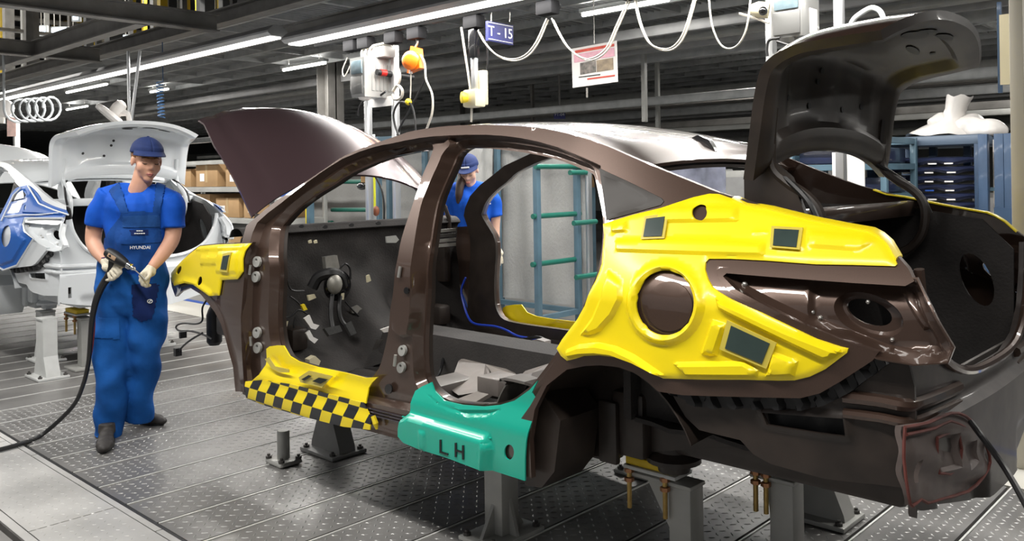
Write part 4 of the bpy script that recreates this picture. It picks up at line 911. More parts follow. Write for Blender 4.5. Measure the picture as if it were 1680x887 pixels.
stand_pillar(-3.87, 2.68, .345, dk, 'dark grey pillar stand under the chequered sill of the brown car', None)
stub(-3.905, 2.40, M['steel'], 'low round steel stub bolted to the floor beside the chequered sill', None)
stand_bracket(-2.44, 2.50, .385, M['steel'], 'grey bracket stand under the teal sill cover', None)
stand_screw(-1.665, 2.65, .42, M['steel'], 'grey stand with brass screws and yellow pad under the rear axle of the brown car', None, ln=.235)
stand_screw(-1.405, 2.90, .43, M['steel'], 'grey screw stand under the boot of the brown car', None, ln=.12)
stand_pillar(-1.56, 3.52, .40, M['steel'], 'grey pillar stand on the far side under the brown car boot', None)
stand_pillar(-3.87, 3.36, .345, dk, 'dark grey pillar stand under the far sill of the brown car', None)
stand_bracket(-2.44, 3.54, .385, M['steel'], 'grey bracket stand under the far rear sill of the brown car', None)
for (k, fn, x, y, h, l_) in ((0, stand_pillar, -1.62, 2.52, .40, 'pale pillar stand below the blue cover of the white car'), (1, stand_pillar, -.93, 2.30, .44, 'pale flared stand under the rear corner of the white car'), (2, stand_pillar, -1.56, 3.42, .395, 'pale pillar stand under the far side of the white car'), (3, stand_screw, -1.05, 2.62, .46, 'pale stand with a yellow pad under the white car boot')):
    fn(x+DXW, y, h, M['steelw'] if k < 3 else M['steel'], l_, None)
stub(-1.05+DXW, 3.05, M['steelw'], 'low pale stub on the floor below the white car boot', None)
# ================================================================ people
TCV = -FW; UPV = np.array([0, 0, 1.])
def proj(V):
    q = np.asarray(V, float)-np.array([0, 0, CAMH]); d = q@FW; A = q@RT/d; B = q[..., 2]/d
    return CX+F*(A*math.cos(ROLL)-B*math.sin(ROLL)), CY-F*(A*math.sin(ROLL)+B*math.cos(ROLL)), d
def blob(name, g, voxel, mt, parent=None, smooth=6, wrinkle=0., wfreq=(30, 18), seed=1, wmask=None):
    """union of the closed pieces in g as one continuous smooth skin"""
    tmp = newobj('tmp', meshdata('tmp', g.V, g.F, mt, 0)); md = tmp.modifiers.new('r', 'REMESH'); md.mode = 'VOXEL'; md.voxel_size = voxel
    sm = tmp.modifiers.new('s', 'SMOOTH'); sm.iterations = smooth; sm.factor = .5
    dg = bpy.context.evaluated_depsgraph_get(); me = bpy.data.meshes.new_from_object(tmp.evaluated_get(dg)); bpy.data.objects.remove(tmp)
    me.name = name; me.materials.clear(); me.materials.append(mt)
    if wrinkle:
        n = len(me.vertices); co = np.zeros(n*3); me.vertices.foreach_get('co', co); co = co.reshape(-1, 3); no = np.zeros(n*3); me.vertices.foreach_get('normal', no); no = no.reshape(-1, 3)
        rs = np.random.RandomState(seed); h = np.zeros(n)
        for k in range(9):
            d = rs.normal(size=3); d[2] = abs(d[2])*1.2+.4; d /= np.linalg.norm(d); fq = rs.uniform(wfreq[1], wfreq[0]); wb = co@rs.normal(size=3)*6
            h += np.sin(co@d*fq+rs.uniform(0, 6)+1.5*np.sin(wb))*np.clip(np.sin(co@rs.normal(size=3)*7+rs.uniform(0, 6))+.3, 0, 1)
        if wmask is not None: h = h*wmask(co)
        co = co+no*(h*wrinkle)[:, None]; me.vertices.foreach_set('co', co.ravel())
    me.polygons.foreach_set('use_smooth', np.ones(len(me.polygons), bool)); me.update()
    o = newobj(name, me)
    if parent is not None: o.parent = parent; o.matrix_parent_inverse = parent.matrix_world.inverted() if parent.type == 'EMPTY' else Matrix()
    return o
def decal(name, src, poly, mt, parent, lift=.005, dmax=None, th=.004, D=None):
    """the part of a garment inside an outline, lifted off it (bibs, straps, pockets)"""
    me = src.data; n = len(me.vertices); co = np.zeros(n*3); me.vertices.foreach_get('co', co); co = co.reshape(-1, 3); no = np.zeros(n*3); me.vertices.foreach_get('normal', no); no = no.reshape(-1, 3)
    px, py, d = proj(co); ok = inside(np.stack([px, py], 1), np.array(poly, float)) & (no@TCV > -.15)
    if D is not None: ok &= d < D
    fs = [tuple(p.vertices) for p in me.polygons if all(ok[i] for i in p.vertices)]
    used = sorted({i for f in fs for i in f}); mp = {a: b for b, a in enumerate(used)}
    if not used: return None
    c2 = co[used]+no[used]*lift; V = np.vstack([c2, c2-no[used]*th]); k = len(used); F2 = [tuple(mp[i] for i in f) for f in fs]; cnt = set()
    for f in F2:
        for a, b in zip(f, f[1:]+f[:1]): cnt.add((a, b))
    Fc = F2+[(b, a, a+k, b+k) for a, b in cnt if (b, a) not in cnt]
    o = mobj(name, V, Fc, mt, None, 60)
    if parent is not None: o.parent = parent; o.matrix_parent_inverse = Matrix()
    return o
def limb(g, pts, rad, n=14, sm=4):
    P_ = crv([np.array(p, float) for p in pts], sm); R = np.interp(np.linspace(0, 1, len(P_)), np.linspace(0, 1, len(rad)), rad)
    g.tube(P_, list(R), n); g.ell(P_[0], R[0], R[0], R[0], 12, 8); g.ell(P_[-1], R[-1], R[-1], R[-1], 12, 8)
def textmesh(body, size, mt, parent, origin, ex, ey, name='lettering', depth=.001, align='CENTER'):
    c = bpy.data.curves.new('txt', 'FONT'); c.body = body; c.size = size; c.align_x = align; c.align_y = 'CENTER'; c.extrude = depth; c.resolution_u = 2
    t = bpy.data.objects.new('txt', c); COL.objects.link(t); dg = bpy.context.evaluated_depsgraph_get(); me = bpy.data.meshes.new_from_object(t.evaluated_get(dg)); bpy.data.objects.remove(t)
    ex = Vector(ex).normalized(); ez = ex.cross(Vector(ey)).normalized(); ey = ez.cross(ex); Mx = Matrix(((ex.x, ey.x, ez.x, origin[0]), (ex.y, ey.y, ez.y, origin[1]), (ex.z, ey.z, ez.z, origin[2]), (0, 0, 0, 1)))
    me.transform(Mx); me.materials.clear(); me.materials.append(mt); o = newobj(name, me)
    if parent is not None: o.parent = parent; o.matrix_parent_inverse = pinv(parent) if parent.type == 'EMPTY' else Matrix()
    return o
def head_frame(C, yaw, pitch, roll=0.):
    f = TCV*math.cos(yaw)+RT*math.sin(yaw); f = f*math.cos(pitch)-UPV*math.sin(pitch); s = np.cross(UPV, f); s /= np.linalg.norm(s); u = np.cross(f, s)
    s2 = s*math.cos(roll)+u*math.sin(roll); u = u*math.cos(roll)-s*math.sin(roll)
    L = lambda a, b, c: np.array(C)+f*a+s2*b+u*c
    return L, np.array([f, s2, u])
def head_parts(g, L, E, k=1.):
    e = lambda c, r, n=16, m_=12: g.ell(L(*[x*k for x in c]), r[0]*k, r[1]*k, r[2]*k, n, m_, E)
    e((-.012, 0, .035), (.096, .076, .092)); e((.028, 0, -.03), (.066, .061, .088)); e((.058, 0, -.098), (.027, .028, .024)); e((.02, 0, -.075), (.055, .050, .04))
    for q in (-1, 1):
        e((.048, q*.038, -.035), (.036, .027, .036)); e((-.008, q*.077, -.012), (.021, .009, .031)); e((.068, q*.031, .016), (.020, .026, .010)); e((.073, q*.031, -.006), (.014, .016, .011))
        e((.094, q*.011, -.038), (.010, .008, .008))
    g.tube([L(.080*k, 0, .012*k), L(.095*k, 0, -.012*k), L(.110*k, 0, -.033*k)], [.008*k, .010*k, .012*k], 10); e((.104, 0, -.036), (.012, .011, .010))
    e((.086, 0, -.066), (.010, .021, .006)); e((.084, 0, -.076), (.011, .018, .007))
def face_details(L, E, par, k=1., browm=None):
    for q in (-1, 1):
        G().tube([L(.081*k, q*.014*k, -.010*k), L(.0885*k, q*.024*k, -.0135*k), L(.0875*k, q*.036*k, -.0135*k), L(.078*k, q*.046*k, -.009*k)], [.0012, .0022, .0022, .0012], 6, sm=4).obj('eyelash', M['lash'], par).matrix_parent_inverse = Matrix()
        G().tube([L(.088*k, q*.014*k, .017*k), L(.0895*k, q*.030*k, .022*k), L(.078*k, q*.047*k, .017*k)], [.003, .0042, .002], 6, sm=4).obj('eyebrow', browm or M['hair'], par).matrix_parent_inverse = Matrix()
    o = G().tube([L(.0855*k, -.022*k, -.071*k), L(.0955*k, -.008*k, -.069*k), L(.0965*k, 0, -.070*k), L(.0955*k, .008*k, -.069*k), L(.0855*k, .022*k, -.071*k)], [.001, .0048, .0040, .0048, .001], 8, sm=4); o.tube([L(.086*k, -.019*k, -.074*k), L(.0945*k, 0, -.079*k), L(.086*k, .019*k, -.074*k)], [.001, .0056, .001], 8, sm=5)
    o.obj('lips', M['lips'], par).matrix_parent_inverse = Matrix()
def cap_obj(L, E, par, k=1., logo=True):
    A = []
    for th in np.linspace(.02, math.pi*.52, 16):
        row = []
        for ph in np.linspace(0, 2*math.pi, 41):
            a = .107*math.sin(th)*math.cos(ph)-.012; b = .086*math.sin(th)*math.sin(ph); c = .044+.084*math.cos(th)+.010*math.cos(ph)*math.sin(th)*(th > 1.2)
            row.append(L(a*k, b*k, c*k))
        A.append(row)
    o = G().grid(A, None); o.V = o.V; c_ = o.obj('cap', M['cap'], par, 80); c_.matrix_parent_inverse = Matrix()
    sd = c_.modifiers.new('t', 'SOLIDIFY'); sd.thickness = .004; sd.offset = -1
    B = []
    for t in np.linspace(0, 1, 8):
        row = []
        for ph in np.linspace(-1.15, 1.15, 21):
            rr = 1+t*.72*math.cos(ph*.95); a = .108*math.cos(ph)*rr-.012; b = .090*math.sin(ph)*(1+t*.10); c = .052-.016*t*math.cos(ph)-.018*(math.sin(ph)**2)*t+.008*math.cos(ph)
            row.append(L(a*k, b*k, c*k))
        B.append(row)
    br = G().grid(B, -E[2]*.005).obj('brim', M['cap'], c_, 60); br.matrix_parent_inverse = Matrix()
    bt = G().ell(L(-.012*k, 0, .133*k), .008*k, .008*k, .004*k, 10, 6, E).obj('button', M['cap'], c_); bt.matrix_parent_inverse = Matrix()
    if logo:
        pts = []
        for i in range(19): 
            t = 2*math.pi*i/18; b = .020*math.cos(t); c = .072+.011*math.sin(t); a = .104*math.sqrt(max(0, 1-((c-.03)/.100)**2-(b/.092)**2))-.004; pts.append(L(a*k, b*k, c*k))
        G().tube(pts, .0022, 6).obj('cap_badge', M['text'], c_).matrix_parent_inverse = Matrix()
        f_ = lambda b, c: L((.104*math.sqrt(max(0, 1-((c-.03)/.100)**2-(b/.092)**2))-.003)*k, b*k, c*k)
        gg = G().tube([f_(-.010, .064), f_(-.005, .080)], .0024, 6).tube([f_(.005, .064), f_(.010, .080)], .0024, 6).tube([f_(-.007, .071), f_(.007, .073)], .0024, 6); gg.obj('cap_badge', M['text'], c_, 0).matrix_parent_inverse = Matrix()
    return c_
def glove(name, wrist, palm, fingers, thumb, mt, par, rp=(.030, .040, .022), axes=None, rf=.0105):
    g = G(); g.tube([wrist, (np.array(wrist)+palm)/2, palm], [.027, .030, .032], 12); g.ell(palm, rp[0]*1.15, rp[1], rp[2]*1.25, 14, 10, axes)
    for fpts in fingers: limb(g, [palm]+[np.array(f) for f in fpts], [rf*1.3]+[rf]*(len(fpts)-1)+[rf*.85], 10, 4)
    limb(g, [np.array(f) for f in thumb], [rf*1.35, rf*1.15, rf*.95], 10, 4)
    return blob(name, g, .0045, mt, par, 4)
# ---------------------------------------------------------------- man in overalls
D0 = 4.98
def mp(px, py, dd=0.): return P(px, py, D=D0-dd)
LH, EH = head_frame(mp(241, 262, .02), math.radians(38), math.radians(9), math.radians(-3))
g = G(); head_parts(g, LH, EH)
limb(g, [LH(-.02, 0, -.06), mp(232, 300, .0), mp(228, 318, -.02)], [.056, .056, .07])
limb(g, [mp(182, 330, -.02), mp(228, 326, -.02), mp(274, 333, -.01)], [.05, .065, .05])
limb(g, [mp(228, 345, -.02), mp(226, 400, 0), mp(220, 470, 0)], [.09, .09, .10])
limb(g, [mp(172, 330, 0.), mp(158, 362, -.01), mp(153, 394, .0), mp(161, 412, .06), mp(173, 428, .14)], [.050, .048, .044, .040, .029])
limb(g, [mp(280, 334, 0.), mp(285, 362, .0), mp(282, 392, .02), mp(268, 415, .09), mp(251, 436, .17)], [.050, .048, .045, .040, .029])
limb(g, [mp(194, 480, 0), mp(186, 590, .02), mp(177, 712, .0)], [.09, .065, .045]); limb(g, [mp(244, 480, 0), mp(240, 580, -.02), mp(228, 676, -.12)], [.09, .065, .045])
man = blob('person', g, .0065, M['skin'], None, 5); tag(man, 'man in navy cap and blue bib overalls holding a power screwdriver', 'person')
face_details(LH, EH, man)
# hair: cropped, visible under the cap
g = G()
for th in np.linspace(0, 1, 1): pass
A = []
for th in np.linspace(1.0, 2.2, 12):
    A.append([LH(.101*math.sin(th)*math.cos(ph)-.016, .0825*math.sin(th)*math.sin(ph), .035+.098*math.cos(th)+(.05*max(0, math.cos(ph)) if th > 1.5 else 0)+.004*math.sin(ph*40)) for ph in np.linspace(.55, 2*math.pi-.55, 60)])
h_ = G().grid(A).obj('hair', M['hair'], man, 80); h_.matrix_parent_inverse = Matrix(); sd = h_.modifiers.new('t', 'SOLIDIFY'); sd.thickness = .008; sd.offset = 1
A = []
for th in np.linspace(1.15, 1.78, 8): A.append([LH(.100*math.sin(th)*math.cos(ph)-.010, .078*math.sin(th)*math.sin(ph), .035+.095*math.cos(th)) for ph in np.linspace(-.7, .7, 30)])
h2 = G().grid(A).obj('hair', M['hair'], man, 80); h2.matrix_parent_inverse = Matrix(); sd = h2.modifiers.new('t', 'SOLIDIFY'); sd.thickness = .004; sd.offset = 1
cap_obj(LH, EH, man)
# T-shirt
g = G()
limb(g, [mp(177, 327, -.02), mp(200, 321, -.025), mp(228, 322, -.03), mp(256, 323, -.02), mp(279, 331, -.01)], [.068, .074, .072, .074, .068])
limb(g, [mp(205, 340, -.01), mp(203, 400, .0), mp(200, 455, .0)], [.118, .105, .10]); limb(g, [mp(248, 340, -.01), mp(243, 400, .01), mp(238, 455, .0)], [.115, .098, .098]); limb(g, [mp(226, 345, .03), mp(224, 400, .035), mp(220, 455, .03)], [.115, .105, .10])
def sleeve(pts, rad):
    P_ = crv([np.array(p) for p in pts], 4); g.tube(P_, list(np.interp(np.linspace(0, 1, len(P_)), np.linspace(0, 1, len(rad)), rad)), 16)
sleeve([mp(180, 320, -.01), mp(166, 340, .0), mp(157, 371, .0)], [.070, .070, .064]); sleeve([mp(275, 325, .0), mp(283, 344, .0), mp(285, 374, .01)], [.070, .074, .070])
shirt = blob('t_shirt', g, .0075, M['cloth'], man, 5, .0036, (50, 20), 3); shirt.matrix_parent_inverse = Matrix()
# trousers of the overalls
g = G()
limb(g, [mp(222, 428, .0), mp(220, 452, .0), mp(216, 478, .0)], [.145, .150, .155]); limb(g, [mp(192, 440, .0), mp(190, 470, .0)], [.105, .115]); limb(g, [mp(246, 440, .0), mp(246, 472, .0)], [.095, .105])
def tleg(pts, rad):
    P_ = crv([np.array(p) for p in pts], 5); g.tube(P_, list(np.interp(np.linspace(0, 1, len(P_)), np.linspace(0, 1, len(rad)), rad)), 20)
tleg([mp(190, 470, .0), mp(187, 540, .02), mp(187, 600, .04), mp(182, 660, .03), mp(176, 716, .02)], [.118, .106, .098, .088, .080])
tleg([mp(243, 470, .0), mp(241, 540, .0), mp(236, 600, -.02), mp(231, 650, -.07), mp(227, 686, -.11)], [.114, .102, .088, .080, .076])
tr = blob('overall_trousers', g, .0085, M['trous'], man, 5, .0055, (46, 18), 5); tr.matrix_parent_inverse = Matrix()
BIB = [(201, 346), (264, 346), (264, 381), (268, 445), (166, 445), (171, 395), (182, 374), (195, 358)]
decal('bib', shirt, BIB, M['cloth2'], man, .008); decal('strap', shirt, [(178, 314), (196, 300), (214, 350), (200, 350)], M['cloth2'], man, .009); decal('strap', shirt, [(256, 298), (272, 306), (264, 350), (249, 350)], M['cloth2'], man, .009)
decal('bib_pocket', shirt, [(203, 352), (262, 352), (262, 372), (203, 374)], mat('bib_stripe', (.016, .075, .27), .8, var=.15, scale=20, bump=.3, bscale=40, spec=.2), man, .013)
decal('bib_pocket', shirt, [(200, 376), (262, 374), (263, 398), (200, 400)], M['cloth2'], man, .013)
decal('name_patch', shirt, [(215, 375.5), (243, 375), (243, 386.5), (215, 387)], M['cloth3'], man, .017)
decal('leg_pocket', tr, [(150, 520), (196, 520), (198, 556), (150, 556)], M['trous'], man, .008); decal('knee_pocket', tr, [(214, 466), (262, 464), (252, 522), (232, 528), (218, 518)], M['cloth3'], man, .007)
def on_front(px, py, me, lift):
    co = np.array([v.co[:] for v in me.data.vertices]); a, b, d = proj(co); k = (np.abs(a-px) < 3) & (np.abs(b-py) < 3); q = co[k]; dd = d[k]
    return P(px, py, D=float(dd.min())-lift) if len(dd) else mp(px, py, .14)
textmesh('HYUNDAI', .026, M['text'], man, on_front(230, 406, shirt, .024), RT, UPV); 
for (a, b, n_) in ((229, 378.5, 3), (229, 382.8, 5)):
    q_ = on_front(a, b, shirt, .0215)
    for k in range(n_): G().obox(q_+RT*(k-(n_-1)/2)*.0125, RT*.0052, UPV*.0026, TCV*.0008).obj('patch_print', M['text'], man, 0).matrix_parent_inverse = Matrix()
c_ = on_front(246, 494, tr, .013); G().tube([c_+RT*.014*math.cos(t)+UPV*.010*math.sin(t) for t in np.linspace(0, 2*math.pi, 14)], .0028, 6).obj('pocket_badge', M['text'], man).matrix_parent_inverse = Matrix()
G().tube([c_-RT*.006-UPV*.006, c_+RT*.006+UPV*.006], .003, 6).obj('pocket_badge', M['text'], man).matrix_parent_inverse = Matrix()
# shoes
def shoe(heel, toe, par):
    heel = np.array(heel); toe = np.array(toe); d = (toe-heel); d[2] = 0; d /= np.linalg.norm(d); s = np.cross(UPV, d); g = G(); L_ = np.linalg.norm((toe-heel)[:2]); E_ = [d, s, UPV]
    for t, w_, h in ((.0, .036, .045), (.18, .038, .050), (.40, .042, .046), (.62, .048, .038), (.82, .046, .034), (.95, .034, .028)): g.ell(heel+d*(L_*t)+UPV*(h*.9-.0), .055, w_, h*.88, 14, 10, E_)
    g.tube([heel+UPV*.05+d*.02, heel+UPV*.10+d*.015], [.046, .044], 14)
    o = blob('shoe', g, .006, M['shoe'], par, 4); o.matrix_parent_inverse = Matrix()
    pts = []
    for t in np.linspace(0, 2*math.pi, 28, endpoint=False): pts.append(heel+d*(L_*.47+(L_*.62)*math.cos(t))+s*(.046*math.sin(t)))
    sl = G().prism([p+UPV*.0045 for p in pts], UPV*.018).obj('sole', M['blk'], par, 40); sl.matrix_parent_inverse = Matrix()
h1 = P(176, 722, Z=.0); t1 = P(168, 752, Z=.0); dv = (t1-h1)/np.linalg.norm(t1-h1); shoe(h1+np.array((0, 0, .0)), h1+dv*.24, man)
h2_ = P(216, 690, Z=0.); t2_ = P(266, 697, Z=0.); dv = (t2_-h2_)/np.linalg.norm(t2_-h2_); shoe(h2_, h2_+dv*.24, man)
# gloves: right hand round the screwdriver grip, left hand round the bit
glove('glove', mp(172, 426, .14), mp(179, 438, .165), [[mp(190, 436, .205), mp(198, 446, .215), mp(190, 452, .19)], [mp(188, 442, .208), mp(194, 451, .212), mp(186, 456, .185)], [mp(184, 447, .205), mp(188, 456, .205), mp(180, 459, .18)], [mp(179, 450, .195), mp(181, 458, .195), mp(174, 459, .175)]], [mp(180, 430, .17), mp(191, 431, .20), mp(201, 437, .205)], M['glove'], man)
glove('glove', mp(250, 437, .17), mp(244, 447, .19), [[mp(236, 446, .22), mp(230, 453, .235), mp(237, 459, .22)], [mp(236, 453, .22), mp(230, 460, .232), mp(238, 464, .215)], [mp(238, 459, .215), mp(233, 466, .225), mp(241, 468, .205)], [mp(242, 463, .205), mp(239, 469, .21), mp(246, 468, .19)]], [mp(247, 441, .20), mp(245, 452, .235), mp(240, 458, .245)], M['glove'], man)
for a, b in (((166, 423, .13), (180, 421, .14)), ((246, 432, .16), (257, 438, .16))): 
    o = G().tube([mp(*a), (mp(*a)+mp(*b))/2+TCV*.03, mp(*b)], .004, 6, sm=3).obj('cuff_band', mat('cuff_purple', (.12, .05, .16), .8), man); o.matrix_parent_inverse = Matrix()
# screwdriver with hose
sd_ = thing('power_screwdriver', 'black power screwdriver with silver chuck held by the man in blue', 'power tool', tuple(mp(198, 428, .22)))
a0, a1 = mp(176, 413, .20), mp(212, 436, .24); ax = (a1-a0)/np.linalg.norm(a1-a0)
G().lathe(a0, ax, [(.010, -.008), (.026, 0), (.032, .02), (.034, .05), (.031, .09), (.026, .125), (.018, .15)], 18).obj('motor_housing', M['blk'], sd_)
G().lathe(a1, ax, [(.020, -.01), (.020, .012), (.013, .016), (.013, .034), (.008, .04)], 16).obj('chuck', M['chrome'], sd_)
G().cyl(a1+ax*.035, mp(240, 459, .25), .0035, 8).obj('bit', M['zinc'], sd_)
G().obox((a0+a1)/2+TCV*.030-ax*.03, ax*.028, np.cross(ax, TCV)*.011, TCV*.004, .002).obj('label_plate', mat('label_beige', (.42, .28, .18), .5), sd_)
hb = (a0*.75+a1*.25); G().tube([hb, mp(183, 438, .19), mp(178, 452, .17), mp(172, 462, .16)], [.020, .019, .020, .021], 12, sm=3).obj('grip', M['blk'], sd_)
hp = [mp(173, 460, .16), mp(165, 474, .165), mp(157, 495, .17), mp(151, 525, .17), mp(148, 560, .16), mp(145, 595, .14), mp(136, 632, .10), mp(118, 668, .05)]+[P(a, b, Z=.018) for a, b in ((70, 712), (35, 727), (0, 737), (-60, 750))]
tag(G().tube(hp, [.021, .020, .018, .015, .013, .0125, .012, .012, .012, .012, .012, .012], 10, sm=6).obj('air_hose', M['bcable']), 'black air hose running from the screwdriver down to the floor', 'hose')
tag(G().tube([mp(155, 512, .15), mp(154, 540, .14), mp(150, 575, .13), mp(145, 600, .125), mp(141, 615, .12)], [.006, .007, .007, .006, .004], 8, sm=5).obj('air_line', M['redh']), 'thin red line strapped beside the black air hose', 'hose')
# ---------------------------------------------------------------- woman on the far side
D0 = 6.55
LW, EW = head_frame(mp(768, 279, .02), math.radians(-6), math.radians(24), math.radians(4))
g = G(); head_parts(g, LW, EW, .92)
limb(g, [LW(-.02, 0, -.06), mp(771, 300, -.01), mp(772, 310, -.03)], [.048, .048, .06]); limb(g, [mp(748, 318, -.03), mp(772, 315, -.03), mp(800, 319, -.03)], [.04, .055, .04])
limb(g, [mp(772, 330, -.02), mp(775, 370, 0), mp(776, 420, 0)], [.08, .075, .08])
limb(g, [mp(803, 318, -.02), mp(812, 345, -.01), mp(812, 375, .0), mp(815, 402, .05)], [.05, .043, .038, .026]); limb(g, [mp(744, 318, -.02), mp(738, 350, 0), mp(742, 385, .05), mp(752, 400, .12)], [.05, .043, .038, .028])
limb(g, [mp(762, 425, 0), mp(762, 500, 0), mp(764, 590, 0)], [.085, .062, .04]); limb(g, [mp(792, 425, 0), mp(790, 500, 0), mp(789, 590, 0)], [.085, .062, .04])
wom = blob('person', g, .0075, M['skin2'], None, 5); tag(wom, 'woman in dark cap and blue t-shirt standing beyond the brown car', 'person')
face_details(LW, EW, wom, .92, M['hair2']); cap_obj(LW, EW, wom, .93, False)
G().obox(LW(.098, 0, .062), EW[1]*.03, EW[2]*.005, EW[0]*.004).obj('cap_badge', M['text'], wom).matrix_parent_inverse = Matrix()
g = G(); g.tube([LW(-.05, -.05, .02), mp(759, 290, .03), mp(755, 303, .07), mp(753, 320, .09), mp(751, 334, .085)], [.045, .040, .034, .030, .012], 12, sm=4); g.ell(LW(-.03, 0, .03), .085, .076, .08, 14, 10, EW)
o = blob('hair', g, .008, M['hair2'], wom, 4); o.matrix_parent_inverse = Matrix()
g = G(); limb(g, [mp(744, 314, -.03), mp(772, 312, -.035), mp(803, 316, -.03)], [.066, .078, .066]); limb(g, [mp(760, 330, .0), mp(762, 375, .0), mp(760, 424, .0)], [.098, .088, .10]); limb(g, [mp(786, 330, .0), mp(786, 375, .0), mp(786, 424, .0)], [.098, .085, .10]); limb(g, [mp(772, 338, .05), mp(774, 360, .04)], [.08, .07])
sleeve([mp(801, 316, -.02), mp(810, 334, -.01), mp(814, 356, .0)], [.068, .062, .058]); sleeve([mp(746, 316, -.02), mp(740, 334, -.01), mp(737, 354, .0)], [.068, .062, .058])
shirt2 = blob('t_shirt', g, .009, M['cloth'], wom, 5, .0022, (48, 20), 8); shirt2.matrix_parent_inverse = Matrix()
decal('chest_print', shirt2, [(792, 333), (806, 332), (806, 335.5), (792, 336.5)], M['text'], wom, .004)
g = G(); limb(g, [mp(774, 418, 0), mp(775, 440, 0)], [.125, .13])
tleg([mp(763, 435, 0), mp(763, 510, 0), mp(764, 594, 0)], [.098, .085, .07]); tleg([mp(789, 435, 0), mp(789, 510, 0), mp(789, 594, 0)], [.098, .085, .07])
t2 = blob('trousers', g, .01, mat('trousers_navy', (.010, .035, .16), .8, var=.2, scale=10, bump=.4, bscale=16, spec=.2), wom, 5, .003, (40, 18), 9); t2.matrix_parent_inverse = Matrix()
glove('glove', mp(815, 404, .05), mp(818, 415, .06), [[mp(814, 424, .075), mp(813, 432, .07)], [mp(817, 426, .075), mp(816, 435, .07)], [mp(820, 426, .07), mp(820, 435, .065)], [mp(823, 423, .06), mp(824, 431, .055)]], [mp(813, 413, .07), mp(810, 421, .08), mp(810, 427, .08)], M['glove'], wom)
for px in (764, 789): 
    q = P(px, 602, D=6.55); q[2] = 0; shoe(q+FW*.06, q-FW*.20, wom)
# ================================================================ lamps
def strip_lamp(x0, x1, y, z, label, watts, src='strip_light_source'):
    t = thing('strip_light', label, 'ceiling light', ((x0+x1)/2, y, z))
    prof = [(-.075, 0), (-.115, .03), (-.115, .05), (-.045, .11), (.045, .11), (.115, .05), (.115, .03), (.075, 0)]
    G().prism([(x0, y+a, z+b) for a, b in prof], (x1-x0, 0, 0)).obj('housing', M['beaml'], t, 0)
    G().box((x0+.05, y-.065, z-.016), (x1-.05, y+.065, z-.001)).obj('diffuser', M['lampl'], t, 0)
    area_light(src, ((x0+x1)/2, y, z-.03), x1-x0-.1, .16, watts)
    return t
pA, pB = P(478, 79, Y=4.70), P(840, 0.5, Y=4.70)
strip_lamp(P(478, 79, Y=4.7)[0], -1.5, 4.70, 2.80, 'long bright strip light over the far side of the brown car', 120)
strip_lamp(-16.5, P(456, 58, Y=4.70)[0], 4.70, 2.915, 'long bright strip light over the far side of the white car', 150)
strip_lamp(-6.2, 1.0, .95, 3.0, 'long strip light over the near side walkway beside the brown car', 150, 'strip_light_source_offscreen')
strip_lamp(-14.5, -6.6, .95, 3.0, 'long strip light over the near side walkway beside the white car', 130, 'strip_light_source_offscreen')
def tube_lamp(px0, px1, z, label, watts=0, ln=None, far=False):
    a = P(*px0, Z=z); b = P(*px1, Z=z); y = (a[1]+b[1])/2; x0, x1 = sorted((a[0], b[0])); 
    t = thing('tube_light', label, 'ceiling light', ((x0+x1)/2, y, z), 'tube lights under the deck')
    G().box((x0, y-.05, z+.02), (x1, y+.05, z+.065), .006).obj('housing', M['steelw'], t)
    G().tube([(x0+.02, y, z), (x1-.02, y, z)], .022, 10).obj('tube', M['lamp'] if not far else M['lampf'], t)
    for xx in (x0+.15*(x1-x0), x1-.15*(x1-x0)): G().cyl((xx, y, z+.06), (xx, y, ZC+.1), .006, 6).obj('hanger', M['zinc'], t)
    if watts: area_light('tube_light_source', ((x0+x1)/2, y, z-.04), x1-x0, .08, watts); area_light('tube_light_source', ((x0+x1)/2, y, z+.07), x1-x0, .08, watts*.14, (math.pi, 0, 0))
tube_lamp((949, 24), (1104, 0), 3.30, 'bare tube light above the hanging red and white poster', 45)
tube_lamp((461, 115), (538, 103), 3.30, 'tube light under the deck beyond the open bonnet', 40)
tube_lamp((1213, 84), (1262, 76), 3.30, 'tube light beside the controller above the boot lid', 30)
for i, (a, b) in enumerate((((107, 152), (178, 138)), ((107, 180), (146, 174)), ((243, 151), (280, 146)), ((262, 199), (296, 195)), ((685, 202), (722, 198)))):
    tube_lamp(a, b, 3.30, 'small tube light far back under the deck', 45, far=True)
def fill_lamp(x, y, label, grp, down, up, ln=1.4, z=3.24):  # added tube lamps out of view, put in to brighten the deck and racks
    t = thing('tube_light', label, 'ceiling light', (x, y, z), grp); G().box((x-ln/2, y-.05, z+.02), (x+ln/2, y+.05, z+.06), .006).obj('housing', M['steelw'], t); G().tube([(x-ln/2+.02, y, z-.005), (x+ln/2-.02, y, z-.005)], .022, 10).obj('tube', M['lampf'], t)
    for sx in (-.5, .5): G().cyl((x+sx, y, z+.06), (x+sx, y, ZC+.1), .006, 6).obj('hanger', M['zinc'], t)
    area_light('fill_tube_source_offscreen', (x, y, z-.04), ln, .1, down); area_light('fill_tube_source_offscreen', (x, y, z+.07), ln, .1, up, (math.pi, 0, 0))
for x in (-5.0, -2.95, -.9, 1.3): fill_lamp(x, 6.2, 'added unseen fill tube light over the parts racks', 'added fill tubes over the racks', 55, 4)
for x, y in ((-2.0, 12.5), (2.5, 11)): fill_lamp(x, y, 'added unseen fill tube light past the bumper rack', 'added fill tubes past the bumper rack', 55, 20)
